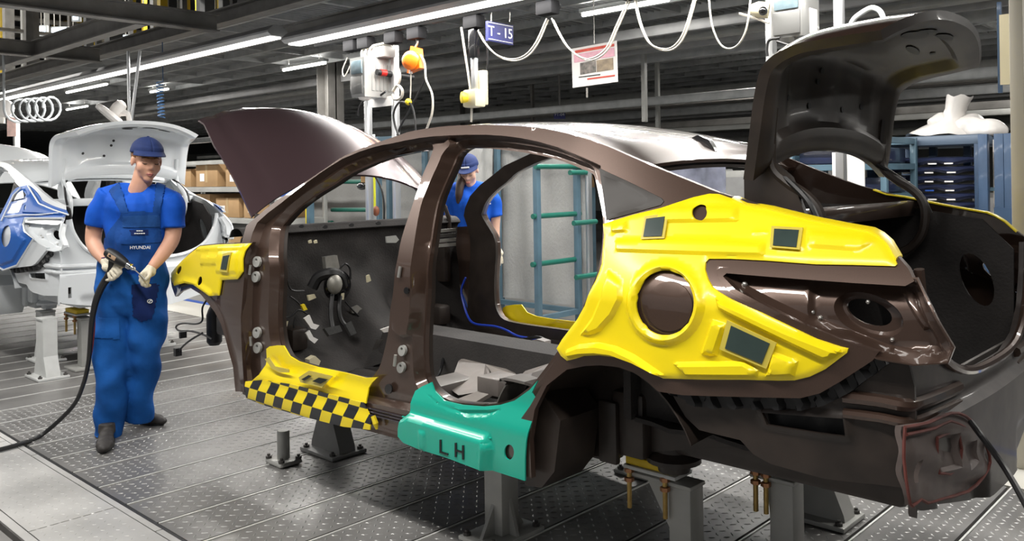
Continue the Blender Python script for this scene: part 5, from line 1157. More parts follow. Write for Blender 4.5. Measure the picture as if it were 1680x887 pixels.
# ================================================================ overhead rail, trolleys, cables
YR = 4.86
zr = float(P(648, 62, Y=YR)[2])
rail_o = G().prism([(-7.2, YR-.03, zr+.06), (-7.2, YR+.03, zr+.06), (-7.2, YR+.03, zr+.11), (-7.2, YR-.03, zr+.11)], (11, 0, 0)).obj('trim_40', mat('rail_grey', (.10, .10, .10), .5, .2), None, 0); tag(rail_o, kind='structure')
def RPt(px, py, Y=YR): return P(px, py, Y=Y)
for i, px in enumerate(((577, 68), (600, 63), (645, 56), (683, 50), (777, 33), (898, 8), (1037, -18), (1150, -40), (1240, -58))):
    c = RPt(*px); t = thing('rail_trolley', ('black rail trolley at the screen side of the grey controller', 'black rail trolley right above the grey controller box', 'black rail trolley between the grey controller and the orange balancer', 'black rail trolley from which the orange balancer hangs', 'black rail trolley above the socket post beside the bay sign', 'black rail trolley between the first two white cable loops', 'black rail trolley above the red and white poster', 'black rail trolley past the bare tube light', 'black rail trolley beside the controller above the boot lid')[i], 'trolley', tuple(c), 'trolleys on the overhead rail')
    G().box((c[0]-.08, c[1]-.05, zr-.05), (c[0]+.08, c[1]+.05, zr+.055), .012).obj('body', mat('trolley_black', (.010, .010, .011), .85, spec=.12), t)
    for sx in (-1, 1): G().lathe((c[0]+sx*.05, c[1]+.051, zr+.02), (0, 1, 0), [(.028, 0), (.028, .02), (.012, .025)], 10).obj('wheel', M['blk'], t)
def festoon(pts, label, r=.0062, n=2):
    for k in range(n):
        Pp = [RPt(a+k*3, b+k*2.5, YR+.04*k) for a, b in pts]
        o = G().tube(Pp, r, 7, sm=6).obj('cable_loop', M['cable']); tag(o, label, 'cable', 'white cable loops on the rail')
festoon([(784, 50), (795, 70), (815, 90), (840, 97), (862, 90), (880, 68), (897, 30)], 'white cable loop hanging beside the navy bay sign')
festoon([(905, 30), (917, 55), (932, 78), (955, 95), (975, 94), (995, 78), (1010, 45), (1028, 5), (1037, -16)], 'white cable loop hanging in front of the red and white poster')
festoon([(1039, -14), (1044, 16), (1052, 45), (1065, 70), (1085, 80), (1105, 76), (1122, 52), (1138, 0), (1148, -36)], 'white cable loop under the end of the bare tube light')
festoon([(1160, -40), (1163, -4), (1168, 40), (1180, 70), (1195, 80), (1212, 72), (1225, 45), (1232, -6), (1238, -54)], 'white cable loop beside the controller above the boot lid', n=1)
def vcable(name, pts, r, mt, label, Y=YR, grp=None):
    o = G().tube([P(a, b, Y=Y) for a, b in pts], r, 7, sm=5).obj(name, mt); return tag(o, label, 'cable', grp)
# bay sign
sgx = float(P(820, 52, Y=5.0)[0]); sg = thing('bay_sign', 'navy bay sign reading T - 15 hung below the strip light', 'sign', tuple(P(820, 70, X=sgx)))
G().prism([P(a, b, X=sgx) for a, b in ((801, 34), (842, 42), (842, 74), (801, 66))], (-.03, 0, 0)).obj('panel', M['navy'], sg, 0)
textmesh('T - 15', .115, M['text'], sg, P(821.5, 54, X=sgx+.004), (0, 1, 0), (0, 0, 1), depth=.002)
for a, b in (((802, 36.5), (841, 44)), ((802, 63.5), (841, 71))): G().tube([P(*a, X=sgx+.003), P(*b, X=sgx+.003)], .003, 5).obj('border', M['text'], sg)
for q in (806, 836): G().cyl(P(q, 36, X=sgx-.015), P(q, 20, X=sgx-.015), .006, 6).obj('hanger', M['zinc'], sg)
# poster
YP = 5.7; ps = thing('poster', 'white poster with red header and two photographs hung from the deck', 'poster', tuple(P(976, 144, Y=YP)))
def pq(name, pts, mt, o=0.): G().prism([P(a, b, Y=YP)+np.array((0, -o, 0)) for a, b in pts], (0, .004, 0)).obj(name, mt, ps, 0)
pq('sheet', [(937.5, 80), (1011.5, 66.5), (1013.5, 134), (939.5, 144)], M['paper'])
pq('header', [(944, 83), (1008, 71.5), (1008, 76), (944, 87.5)], M['redp'], .005); pq('print_block', [(942, 90), (1008, 78), (1008.5, 92), (942.5, 103)], M['pink'], .005)
pq('photograph', [(952, 103.5), (977.5, 99), (978, 118), (952.5, 122.5)], mat('photo_grey', (.08, .075, .07), .6, col2=(.30, .27, .24), scale=25), .005); pq('photograph', [(979, 99), (1006, 94.5), (1006.5, 114), (979.5, 118)], M['photo'], .005)
pq('footer', [(964, 128.5), (1009, 122.5), (1009, 125), (964, 131)], M['redp'], .005); pq('text_line', [(950, 126), (985, 121.5), (985, 123), (950, 127.5)], M['ink'], .005)
G().cyl(P(975, 72, Y=YP), np.array((P(975, 72, Y=YP)[0], YP, ZC+.1)), .004, 6).obj('hanger', M['zinc'], ps); G().cyl(P(963, 144, Y=YP+.02), P(963, 160, Y=YP+.02), .008, 6).obj('tail_rod', M['beam'], ps)
# controller box on its post, left
bx0 = P(574, 120, Y=4.72); Xa, Xb = bx0[0], P(598, 120, Y=4.72)[0]; Yb = float(P(646, 120, X=Xb)[1]); zt = float(P(598, 92, X=Xb)[2]); zb = float(P(598, 158, X=Xb)[2])
cb = thing('controller', 'grey controller box with small screen on a post behind the bonnet', 'controller', (Xb, 4.8, zb))
g = G().prism([(Xa, 4.72, zb+.08), (Xa+.03, 4.72, zb), (Xb, 4.72, zb), (Xb, 4.72, zt), (Xa, 4.72, zt)], (0, Yb-4.72, 0)); g.obj('case', M['box'], cb, 20)
G().box((Xa+.02, 4.712, zb+.03), (Xb-.03, 4.72, zt-.17), .004).obj('lower_panel', M['boxd'], cb); G().box((Xa+.03, 4.708, zt-.15), (Xb-.03, 4.72, zt-.03), .003).obj('screen', M['screen'], cb)
for k in range(6): G().box((Xb, 4.80+k*.045, zb+.06), (Xb+.006, 4.825+k*.045, zt-.06)).obj('cooling_fin', M['box'], cb, 0)
G().lathe((Xb-.08, 4.78, zb), (0, 0, -1), [(.06, 0), (.05, .02), (.02, .03)], 16).obj('lamp_dome', M['plast'], cb)
G().tube([(Xb+.05, 4.82, zt-.14), (Xb+.05, 5.24, zt-.16)], .028, 14).obj('handle', M['blk'], cb); G().tube([(Xb+.05, 4.86, zt-.14), (Xb+.05, 4.92, zt-.142)], .031, 14).obj('handle_ring', M['red'], cb)
for k in range(3): G().tube([(Xa+.05+.05*k, 4.82, zt), (Xa+.04+.06*k, 4.85, zt+.10), (Xb-.02+.05*k, 4.95, zt+.13), (Xb+.05, 5.05, zt+.06), (Xb+.03, 5.02, zt-.02)], .010, 6, sm=5).obj('lead', M['cable'], cb)
G().box((Xa+.10, 4.86, zt+.0), (Xb+.10, 5.0, zt+.10), .01).obj('junction', M['box'], cb)
for (px, dy) in ((602, .0), (647, .0)):
    q = P(px, 150, Y=5.0); G().box((q[0]-.025, 4.98, 0.), (q[0]+.025, 5.04, zr-.03), .004).obj('post', M['alu'], cb)
q = P(626, 166, Y=4.97); G().box((q[0]-.16, 4.965, q[2]-.05), (q[0]+.16, 4.975, q[2]+.04)).obj('notice', M['paper'], cb, 0)
for pts, r, m_ in (([(600, 160), (590, 175), (588, 190)], .010, 'bcable'), ([(648, 100), (656, 120), (655, 135), (645, 147)], .010, 'cable'), ([(645, 150), (652, 140), (660, 148), (658, 160), (648, 163), (644, 155)], .014, 'cable'), ([(570, 95), (562, 115), (566, 125), (578, 100)], .006, 'cable'), ([(600, 160), (620, 158), (633, 150)], .010, 'bcable')):
    G().tube([P(a, b, Y=4.9) for a, b in pts], r, 7, sm=5).obj('lead', M[m_], cb)
# orange balancer
oc = P(682, 100, Y=YR); ob = thing('tool_balancer', 'orange spring balancer hanging from the overhead rail', 'tool balancer', tuple(oc))
G().lathe(oc+np.array((.0, -.05, 0)), (.35, -1, 0), [(.02, -.07), (.075, -.06), (.082, -.03), (.082, .02), (.06, .04), (.03, .05)], 24).obj('drum', M['orange'], ob)
G().prism([oc+np.array((-.085, -.03, -.10)), oc+np.array((.085, -.03, -.07)), oc+np.array((.06, -.03, .10)), oc+np.array((-.03, -.03, .13))], (0, .06, 0)).obj('bracket', M['orange'], ob, 0)
G().tube([oc+np.array((0, 0, .12)), oc+np.array((.03, 0, .16)), oc+np.array((0, 0, .20)), np.array((oc[0], oc[1], zr-.045))], .009, 7, sm=4).obj('hook', M['zinc'], ob)
G().tube([P(674, 116, Y=YR-.02), P(674, 140, Y=YR-.02), P(673, 162, Y=YR-.02)], .006, 6).obj('rope', M['cable'], ob); G().cyl(P(674, 113, Y=YR-.02), P(674, 121, Y=YR-.02), .016, 10).obj('rope_stop', M['plast'], ob)
G().ell(P(670, 167, Y=YR-.02), .03, .03, .03, 8, 6).obj('coupling', M['yelcab'], ob)
vcable('hanging_cable', [(690, 90), (697, 105), (699, 130), (709, 155), (709, 185), (700, 212)], .010, M['cable'], 'pale cable falling from the orange balancer')
vcable('hanging_cable', [(698, 128), (690, 145), (672, 180), (658, 205), (652, 222)], .010, M['bcable'], 'black cable crossing below the orange balancer', YR+.08)
vcable('hanging_cable', [(672, 170), (655, 168), (646, 185), (648, 205), (654, 222)], .010, M['bcable'], 'black cable looping from the yellow coupling')
vcable('hanging_cable', [(671, 168), (676, 174), (680, 190), (682, 215)], .009, M['bcable'], 'short black cable below the yellow coupling', YR-.025)
# socket pendant with vertical post
pn = thing('socket_pendant', 'pale socket box with yellow inlet hanging on a black and steel post', 'socket', tuple(P(780, 172, Y=YR)))
q0, q1, q2 = P(777, 30, Y=YR), P(778, 95, Y=YR), P(779, 150, Y=YR)
G().box((q0[0]-.035, YR-.03, q1[2]), (q0[0]+.035, YR+.03, zr-.045), .006).obj('upper_post', M['blkg'], pn); G().box((q2[0]-.025, YR-.02, q2[2]), (q2[0]+.025, YR+.02, q1[2]), .005).obj('lower_post', M['alu'], pn)
q = P(783, 162, Y=YR); G().box((q[0]-.08, YR-.09, q[2]-.07), (q[0]+.07, YR+.03, q[2]+.07), .015).obj('socket_box', M['cream'], pn); G().lathe(P(767, 160, Y=YR-.10), (-.6, -1, 0), [(.035, 0), (.045, .03), (.045, .05), (.03, .055)], 14).obj('inlet', M['yelcab'], pn)
q = P(790, 148, Y=YR+.05); G().box((q[0]-.03, YR+.03, q[2]-.12), (q[0]+.04, YR+.09, q[2]+.16), .01).obj('side_socket', M['cream'], pn)
vcable('hanging_cable', [(757, 45), (762, 80), (768, 120), (772, 150)], .010, M['cable'], 'straight white cable dropping to the socket box')
vcable('hanging_cable', [(776, 150), (774, 175), (773, 200)], .009, M['cable'], 'white cord hanging below the socket box')
vcable('hanging_cable', [(785, 50), (797, 65), (800, 100), (795, 128), (787, 130)], .007, M['bcable'], 'thin black cable beside the bay sign', YR+.12)
# controller, right, above the boot lid
YK = 5.0; kx0, kx1 = P(1264, 40, Y=YK)[0], P(1316, 40, Y=YK)[0]; ky = float(P(1345, 40, X=kx1)[1]); kz0, kz1 = float(P(1290, 62, Y=YK)[2]), float(P(1290, -14, Y=YK)[2])
kc = thing('controller', 'dark grey controller box with pale side panel above the boot lid', 'controller', (kx0, YK, kz0))
G().box((kx0, YK, kz0), (kx1, ky, kz1), .01).obj('case', M['box'], kc); G().box((kx0+.02, YK-.012, kz0+.02), (kx1-.01, YK, kz1-.12), .004).obj('front_panel', M['boxd'], kc); G().box((kx0+.03, YK-.014, kz1-.11), (kx1-.02, YK, kz1-.04), .004).obj('screen', M['screen'], kc)
G().box((kx1, YK+.10, kz0+.02), (kx1+.008, YK+.20, kz1-.1), .003).obj('side_plate', M['paper'], kc)
G().lathe((kx0+.10, YK+.05, kz0), (0, 0, -1), [(.07, 0), (.055, .03), (.02, .04)], 16).obj('lamp_dome', M['boxd'], kc)
for px in (1264, 1376): q = P(px, 60, Y=YK+.2); G().box((q[0]-.025, YK+.18, .0), (q[0]+.025, YK+.24, kz1+.2), .004).obj('post', M['alu'], kc)
G().lathe(P(1248, 16, Y=YK), (-1, -.4, .2), [(.05, -.05), (.05, .02), (.03, .06)], 14).obj('camera_head', M['cream'], kc); G().ell(P(1252, 18, Y=YK-.06), .028, .028, .028, 10, 8).obj('lens', M['blkg'], kc)
for pts in ([(1280, 62), (1262, 66), (1258, 80), (1259, 92)], [(1320, 63), (1322, 72), (1300, 75), (1275, 68)], [(1213, 22), (1240, 30), (1262, 38)]): G().tube([P(a, b, Y=YK) for a, b in pts], .009, 6, sm=4).obj('lead', M['bcable'] if pts[0][0] > 1250 else M['cable'], kc)
G().tube([P(a, b, Y=5.2) for a, b in ((1376, 75), (1390, 60), (1398, 35), (1412, 22), (1430, 13), (1445, 20), (1452, 45), (1450, 70))], .016, 8, sm=4).obj('hose_arch', M['coil'], kc)
# posts at the right edge with paper
rp_ = thing('profile_post', 'tall aluminium profile post beyond the boot of the brown car', 'post', tuple(P(1673, 400, Y=4.75)*np.array((1, 1, 0))))
q = P(1673, 300, Y=4.75); G().box((q[0]-.03, 4.72, 0), (q[0]+.03, 4.80, 3.4), .004).obj('post', mat('post_cream', (.50, .47, .40), .45, .2), rp_); 
q = P(1658, 80, Y=4.95); G().box((q[0]-.05, 4.95, q[2]-.18), (q[0]+.04, 4.965, q[2]+.18)).obj('notice', M['cream'], rp_, 0); G().box((q[0]-.065, 4.966, q[2]-.22), (q[0]-.045, 4.98, q[2]+.25)).obj('notice_frame', M['rackn'], rp_, 0)
# ================================================================ left: fan, coils
fc_ = P(184, 190, D=9.6); fn = thing('wall_fan', 'white industrial fan on a bracket above the white car', 'fan', tuple(fc_))
G().lathe(fc_+np.array((.0, 0, -.02)), RT*.62-TCV*.3-UPZ*-.75, [(.03, -.04), (.20, -.03), (.215, 0), (.20, .03), (.08, .05)], 28).obj('fan_guard', M['plast'], fn); G().lathe(fc_+np.array((0, 0, .06))+RT*.05, RT*.62+UPZ*.75, [(.07, -.08), (.075, .04), (.06, .10), (.03, .12)], 18).obj('motor', M['plast'], fn)
G().tube([fc_+RT*.08+UPZ*.03, fc_+RT*.18+UPZ*.02, fc_+RT*.2-UPZ*.1], .035, 8, sm=3).obj('bracket', M['plast'], fn)
for dx in (0, .06): G().cyl(fc_+RT*(.19+dx*.3)-UPZ*.1, fc_+RT*(.19+dx*2.2)+UPZ*.72, .018, 8).obj('stay', M['alu'], fn)
def coil(c0, c1, r, n, wire, mt, label, wob=.0):
    c0 = np.array(c0); c1 = np.array(c1); d = (c1-c0); dn = d/np.linalg.norm(d); u = np.cross(dn, UPZ); u = u/np.linalg.norm(u) if np.linalg.norm(u) > .1 else RT; v = np.cross(dn, u); pts = []
    for i in range(n*14+1): t = i/14*2*math.pi; pts.append(c0+d*(i/(n*14))+r*(u*math.cos(t)+v*math.sin(t)))
    top = max(pts, key=lambda p: p[2]); end = pts[0] if pts[0][2] >= pts[-1][2] else pts[-1]
    lead = [np.array((end[0], end[1], 3.42)), end+UPZ*.05]
    pts = lead+pts if end is pts[0] else pts+lead[::-1]
    return tag(G().tube(pts, wire, 6).obj('coil_hose', mt), label, 'hose')
coil(P(25, 182, D=12.6), P(88, 178, D=12.2), .165, 5, .018, M['coil'], 'grey coiled air hose hanging by the white car roof'); coil(P(262, 134, D=11.75), P(265, 193, D=11.75), .045, 11, .007, M['bcoil'], 'thin blue coiled hose hanging beyond the white car')
DT = 13.6; ct = thing('tool_hanger', 'white tool hanger with a red and white tag above the white car', 'tool', tuple(P(27, 300, D=DT)*np.array((1, 1, 0))))
q = P(27, 206, D=DT); G().box((q[0]-.04, q[1]-.04, 0), (q[0]+.04, q[1]+.04, float(P(27, 196, D=DT)[2])), .004).obj('post', M['steelw'], ct)
G().lathe(P(8, 178, D=DT), TCV, [(.14, -.03), (.14, .03), (.07, .045)], 20).obj('reel', M['plast'], ct); G().obox(P(4, 194, D=DT), RT*.03, UPZ*.08, FW*.03).obj('handle', M['plast'], ct)
G().tube([P(27, 197, D=DT), P(18, 192, D=DT), P(8, 184, D=DT)], .02, 8).obj('arm', M['steelw'], ct)
q = P(19, 208, D=DT-.05); G().obox(q, RT*.07, UPZ*.15, TCV*.005).obj('tag_card', mat('tag_card', (.60, .42, .38), .7, var=.2, scale=12), ct)
# ================================================================ centre: racks with grey sheets and green arms
def rack_frame(t, x0, x1, y0, y1, h, mt, s=.05, levels=()):
    for x in (x0, x1):
        for y in (y0, y1): G().box((x-s/2, y-s/2, 0.), (x+s/2, y+s/2, h), .004).obj('post', mt, t)
    for z in (.12,)+tuple(levels)+(h-.03,):
        for y in (y0, y1): G().box((x0, y-s/2.5, z-.025), (x1, y+s/2.5, z+.025)).obj('rail', mt, t, 0)
        for x in (x0, x1): G().box((x-s/2.5, y0, z-.025), (x+s/2.5, y1, z+.025)).obj('rail', mt, t, 0)
def sheet(t, a, b, z0, z1, seed, mt=None, name='mesh_sheet', amp=.012):
    a = np.array(a, float); b = np.array(b, float); n = 26; m_ = 14; nr = np.array((-(b-a)[1], (b-a)[0])); nr /= np.linalg.norm(nr); rs = np.random.RandomState(seed); ph = rs.uniform(0, 6, 4); A = []
    for i in range(m_):
        A.append([(*(a+(b-a)*j/(n-1)+nr*amp*(math.sin(j*.9+ph[0])+math.sin(j*.4+i*.5+ph[1])+.6*math.sin(i*1.1+ph[2]))), z0+(z1-z0)*i/(m_-1)) for j in range(n)])
    G().grid(A, (*(nr*.004), 0)).obj(name, mt or M['sheet'], t)
r1 = thing('parts_rack', 'blue steel rack with green arms and grey sheets seen through the rear door opening', 'rack', (-5.6, 6.4, 0))
xr = float(P(882, 400, Y=6.06)[0]); rack_frame(r1, xr-1.1, xr, 6.06, 6.66, 1.95, M['rackb'], .055)
sheet(r1, (xr-1.14, 6.72), (xr+.10, 6.72), .16, 1.93, 1); sheet(r1, (xr-1.15, 6.02), (xr-1.15, 6.70), .16, 1.93, 2)
for (a, b, yy) in ((878, 273, 6.0), (874, 355, 6.0), (873, 434, 6.0)):
    q = P(a, b, Y=yy); G().tube([q, (q[0], 6.80, q[2])], .026, 10).obj('arm', M['green'], r1)
for (a, b) in ((935, 283), (941, 366), (945, 455)):
    q = P(a, b, Y=6.45); G().tube([q, (q[0], 6.80, q[2])], .026, 10).obj('arm', M['green'], r1)
q = P(966, 400, Y=6.72); G().box((q[0]-.02, 6.70, 0), (q[0]+.02, 6.76, 1.95), .003).obj('edge_post', M['alu'], r1)
r2 = thing('parts_rack', 'blue steel rack with grey sheets behind the woman', 'rack', (-7.4, 6.6, 0))
rack_frame(r2, -7.9, xr-1.25, 6.15, 6.85, 1.95, M['rackb'], .055); sheet(r2, (-7.9, 6.90), (xr-1.2, 6.90), .16, 1.93, 3); sheet(r2, (xr-1.24, 6.15), (xr-1.24, 6.85), .16, 1.93, 5)
r3 = thing('parts_rack', 'blue steel rack with grey sheets beyond the windscreen opening', 'rack', (-10, 6.8, 0))
rack_frame(r3, -11.4, -8.15, 6.5, 7.1, 1.9, M['rackb'], .055); sheet(r3, (-11.4, 7.15), (-8.0, 7.15), .16, 1.88, 6); 
for (a, b, c) in ((505, 298, 604), (545, 344, 604), (520, 365, 545)):
    q = P(a, b, Y=6.48); q2 = P(c, b, Y=6.48); G().tube([q, q2], .028, 10).obj('arm', M['green'], r3)
r4 = thing('parts_rack', 'blue steel rack with a pale top rail right of the grey sheets', 'rack', (-4.0, 7.2, 0)); rack_frame(r4, -4.6, -3.5, 6.9, 7.7, 1.62, M['rackb'], .05, (.6, 1.0)); sheet(r4, (-4.6, 6.86), (-3.85, 6.86), .7, 1.56, 9, mat('film_blue_grey', (.16, .17, .22), .3, 0, .3, var=.3, scale=8)); G().box((-4.75, 6.83, 1.60), (-3.45, 6.86, 1.66)).obj('label_rail', M['steelw'], r4, 0)
r5 = thing('parts_rack', 'teal open rack full of dark trays beyond the boot lid', 'rack', (-3.0, 7.4, 0)); rack_frame(r5, -3.4, -2.6, 7.2, 7.9, 1.75, M['rackb'], .05, (.5, .75, 1.0, 1.25, 1.5))
for k in range(5): G().box((-3.35, 7.25, .53+.25*k), (-2.65, 7.85, .66+.25*k), .01).obj('tray', M['nblue'], r5)
# tool posts seen through the windscreen
tp = thing('tool_post', 'aluminium post with yellow tape and a black hose beyond the windscreen opening', 'post', tuple(P(609, 500, Y=5.2)*np.array((1, 1, 0))))
q = P(609, 330, Y=5.2); G().box((q[0]-.03, 5.18, 0), (q[0]+.03, 5.24, 1.9), .004).obj('post', M['alu'], tp); q = P(615, 330, Y=5.18); G().box((q[0]-.016, 5.16, 1.15), (q[0]+.016, 5.18, 1.55)).obj('tape', mat('tape_lime', (.60, .62, .03), .4), tp, 0)
G().ell(P(594, 305, Y=5.15), .06, .05, .04, 12, 8).obj('clamp', M['blkg'], tp); G().box(P(592, 288, Y=5.12), P(603, 299, Y=5.2)).obj('tag_block', M['card'], tp); G().tube([P(a, b, Y=5.1) for a, b in ((616, 290), (626, 310), (630, 335), (630, 365))], .010, 6, sm=4).obj('hose', M['bcable'], tp)
G().ell(P(617, 346, Y=5.1), .035, .035, .05, 10, 8).obj('knob', mat('rust_knob', (.25, .08, .04), .5), tp)
tq = thing('gauge_post', 'short post with yellow and blue edge beside the windscreen pillar', 'post', tuple(P(507, 450, Y=5.6)*np.array((1, 1, 0)))); q = P(505, 350, Y=5.6); G().box((q[0]-.02, 5.58, 0), (q[0]+.0, 5.64, 1.24)).obj('yellow_edge', M['yelcab'], tq, 0); G().box((q[0]+.005, 5.58, 0), (q[0]+.07, 5.64, 1.22)).obj('post', M['rackb'], tq, 0)
# ================================================================ right: rack of dark bumper skins
YQ = 8.0
def xat(px, Y=YQ): return float(P(px, 290, Y=Y)[0])
rr = thing('bumper_rack', 'navy rack holding stacked dark bumper skins under a white film bundle', 'rack', (xat(1530), YQ+.4, 0))
xq0, xq1 = xat(1432), xat(1609); zt_ = float(P(1540, 228, Y=YQ)[2])
for x in (xq0, xq1):
    for y in (YQ, YQ+.9): G().box((x-.04, y-.04, 0), (x+.04, y+.04, zt_), .005).obj('post', M['rackn'], rr)
G().box((xq0, YQ-.05, zt_-.06), (xq1+.04, YQ+.95, zt_+.03), .03).obj('top_beam', mat('beam_slate', (.10, .14, .20), .5), rr); 
for px in (1474, 1506, 1564, 1588): x = xat(px); G().box((x-.03, YQ+.4, zt_-.25), (x+.03, YQ+.45, zt_-.06)).obj('divider', M['rackn'], rr, 0)
G().box((xq0, YQ-.02, .25), (xq1, YQ+.9, .32), .01).obj('base_tray', M['rackn'], rr)
for k in range(9):
    z = float(P(1530, 263+k*14.5, Y=YQ)[2]); A = []
    for i, (dy, dz) in enumerate(((.30, .022), (.10, .030), (0, .018), (-.03, -.008), (-.01, -.030))):
        A.append([((xq0+.05)+(xq1-xq0-.10)*j/20, YQ+dy-.10*(1-((j-10)/10)**2)+.06, z+dz-.012*math.sin(j*.9)*(i > 2)) for j in range(21)])
    t = thing('bumper_skin', 'dark navy bumper skin, %s of the stack in the navy rack' % ('topmost', 'second from the top', 'third from the top', 'fourth from the top', 'fifth from the top', 'sixth from the top', 'seventh from the top', 'eighth from the top', 'lowest')[k], 'bumper', ((xq0+xq1)/2, YQ, z-.03), 'stacked bumper skins'); G().grid(A, (0, .006, -.004)).obj('skin', M['nblue'], t)
    for j, c_ in ((3, 'paper'), (7, 'paper'), (12, 'bluel' if k == 3 else 'paper'), (16, 'paper')):
        x = (xq0+.05)+(xq1-xq0-.1)*(j+random.uniform(-.6, .6))/20; G().box((x-.035, YQ-.075, z-.036), (x+.035, YQ-.069, z-.024)).obj('edge_label', M[c_], t, 0)
def bag(pts, name, label):
    g = G()
    for p, r in pts: g.ell(p, *r, 14, 10)
    return g
q = lambda a, b: P(a, b-4, Y=YQ+.35)
fb = thing('film_bundle', 'white plastic film bundle lying on top of the navy rack', 'plastic film', tuple(q(1570, 222)))
A = []
for i, (y, cx_, hw) in enumerate(((162, 1575, 20), (172, 1571, 17), (185, 1568, 15), (197, 1564, 17), (206, 1558, 26), (214, 1552, 40), (221, 1548, 52), (226, 1545, 56))):
    row = []
    for j in range(25):
        t = 2*math.pi*j/24; p = q(cx_+hw*math.cos(t), y); row.append(p+np.array((0, (.10+hw*.004)*math.sin(t), .0))+UPZ*.012*math.sin(5*t+i))
    A.append(row)
G().grid(A).obj('twisted_film', M['plast'], fb, 60)
g = G(); 
for (a, b, rx, rz) in ((1545, 205, .12, .09), (1590, 208, .16, .10), (1612, 215, .16, .08), (1628, 220, .10, .05), (1575, 218, .2, .06)): g.ell(q(a, b), rx, .2, rz, 14, 10)
blob('crumpled_film', g, .02, M['plast'], None, 6, .012, (30, 12), 12).parent = fb
[c for c in fb.children if c.name.startswith('crumpled')][0].matrix_parent_inverse = Matrix.Translation(-Vector(fb.location))
rs_ = thing('sheet_rack', 'navy frame with hanging white sheets beside the bumper rack', 'rack', (xat(1640), YQ, 0))
for px in (1622, 1648, 1664): x = xat(px); G().box((x-.035, YQ-.17, 0), (x+.035, YQ-.10, zt_+.02), .004).obj('post', M['rackn'], rs_)
sheet(rs_, (xat(1626), YQ+.05), (xat(1680), YQ+.05), .3, zt_-.02, 21, M['plast'], 'film_sheet', .02)
for zz in (zt_-.45, zt_-.9): G().box((xat(1622), YQ-.10, zz), (xat(1680), YQ-.07, zz+.03)).obj('rail', M['rackb'], rs_, 0)
G().box((xat(1640), YQ-.19, .2), (xat(1690), YQ-.17, 1.15)).obj('side_panel', M['rackn'], rs_, 0)
nb = thing('notice_board', 'white notice board with a printed sheet beyond the boot', 'notice board', tuple(P(1390, 320, Y=6.95)*np.array((1, 1, 0)))); q0 = P(1365, 250, Y=6.95); q1 = P(1418, 320, Y=6.95); G().box((q0[0], 6.95, q1[2]-.3), (q1[0], 6.97, q0[2])).obj('board', M['paper'], nb, 0); a = P(1372, 258, Y=6.94); b = P(1388, 300, Y=6.94); G().box((a[0], 6.935, b[2]), (b[0], 6.95, a[2])).obj('printed_sheet', M['photo'], nb, 0)
for x in (q0[0]+.05, q1[0]-.05): G().box((x-.02, 6.97, 0), (x+.02, 7.01, q1[2])).obj('leg', M['steel'], nb, 0)
# ================================================================ left: shelf with cardboard boxes
sh = thing('shelf_rack', 'grey steel shelf with cardboard boxes between the two cars', 'shelf', (-10.7, 5.9, 0)); rack_frame(sh, -12.4, -9.2, 5.6, 6.3, 1.75, M['steel'], .05, (.45, .95, 1.35))
for zz in (.47, .97, 1.37): G().box((-12.4, 5.6, zz), (-9.2, 6.3, zz+.02)).obj('shelf_board', M['steel'], sh, 0)
def carton(x, y, z, sx, sy, sz, label):
    t = thing('cardboard_box', label, 'box', (x, y, z), 'cardboard boxes on the grey shelf'); G().box((x-sx, y-sy, z), (x+sx, y+sy, z+sz), .006).obj('carton', M['card'], t); G().box((x-.03, y-sy-.002, z+sz*.2), (x+.03, y+sy, z+sz+.002)).obj('tape', mat('parcel_tape', (.48, .34, .18), .4), t, 0); G().box((x-sx*.6, y-sy-.003, z+sz*.25), (x-sx*.2, y-sy, z+sz*.6)).obj('label_sticker', M['paper'], t, 0)
for (x, z, sx, sz) in ((-8.75, .993, .28, .28), (-9.45, .993, .30, .25), (-10.2, .993, .28, .30), (-8.7, .493, .30, .33), (-9.4, .493, .28, .30), (-9.2, 1.393, .28, .26), (-10.0, 1.393, .30, .30), (-10.7, .493, .3, .3), (-10.7, 1.393, .25, .25)):
    carton(x-1.0, 5.92, z, sx, .28, sz, 'plain brown cardboard box on the %s board of the grey shelf between the cars' % ('lower' if z < .6 else 'middle' if z < 1.2 else 'upper'))
for (px, py) in ((462, 316),):
    c = P(px, py, Y=5.2); t = thing('parts_bin', 'blue plastic parts bin beyond the bonnet of the brown car', 'bin', tuple(c), 'blue bins'); G().prism([c+np.array(v) for v in ((-.25, -.15, -.04), (.25, -.15, -.04), (.29, -.18, .09), (-.29, -.18, .09))], (0, .36, 0)).obj('bin', M['bluel'], t, 0); G().box(c+np.array((-.3, -.2, -.07)), c+np.array((.3, .25, -.042))).obj('lid_tray', M['paper'], t, 0)
    for sx in (-.2, .2): G().box((c[0]+sx-.02, c[1]-.02, 0), (c[0]+sx+.02, c[1]+.02, c[2]-.07)).obj('leg', M['steel'], t, 0)
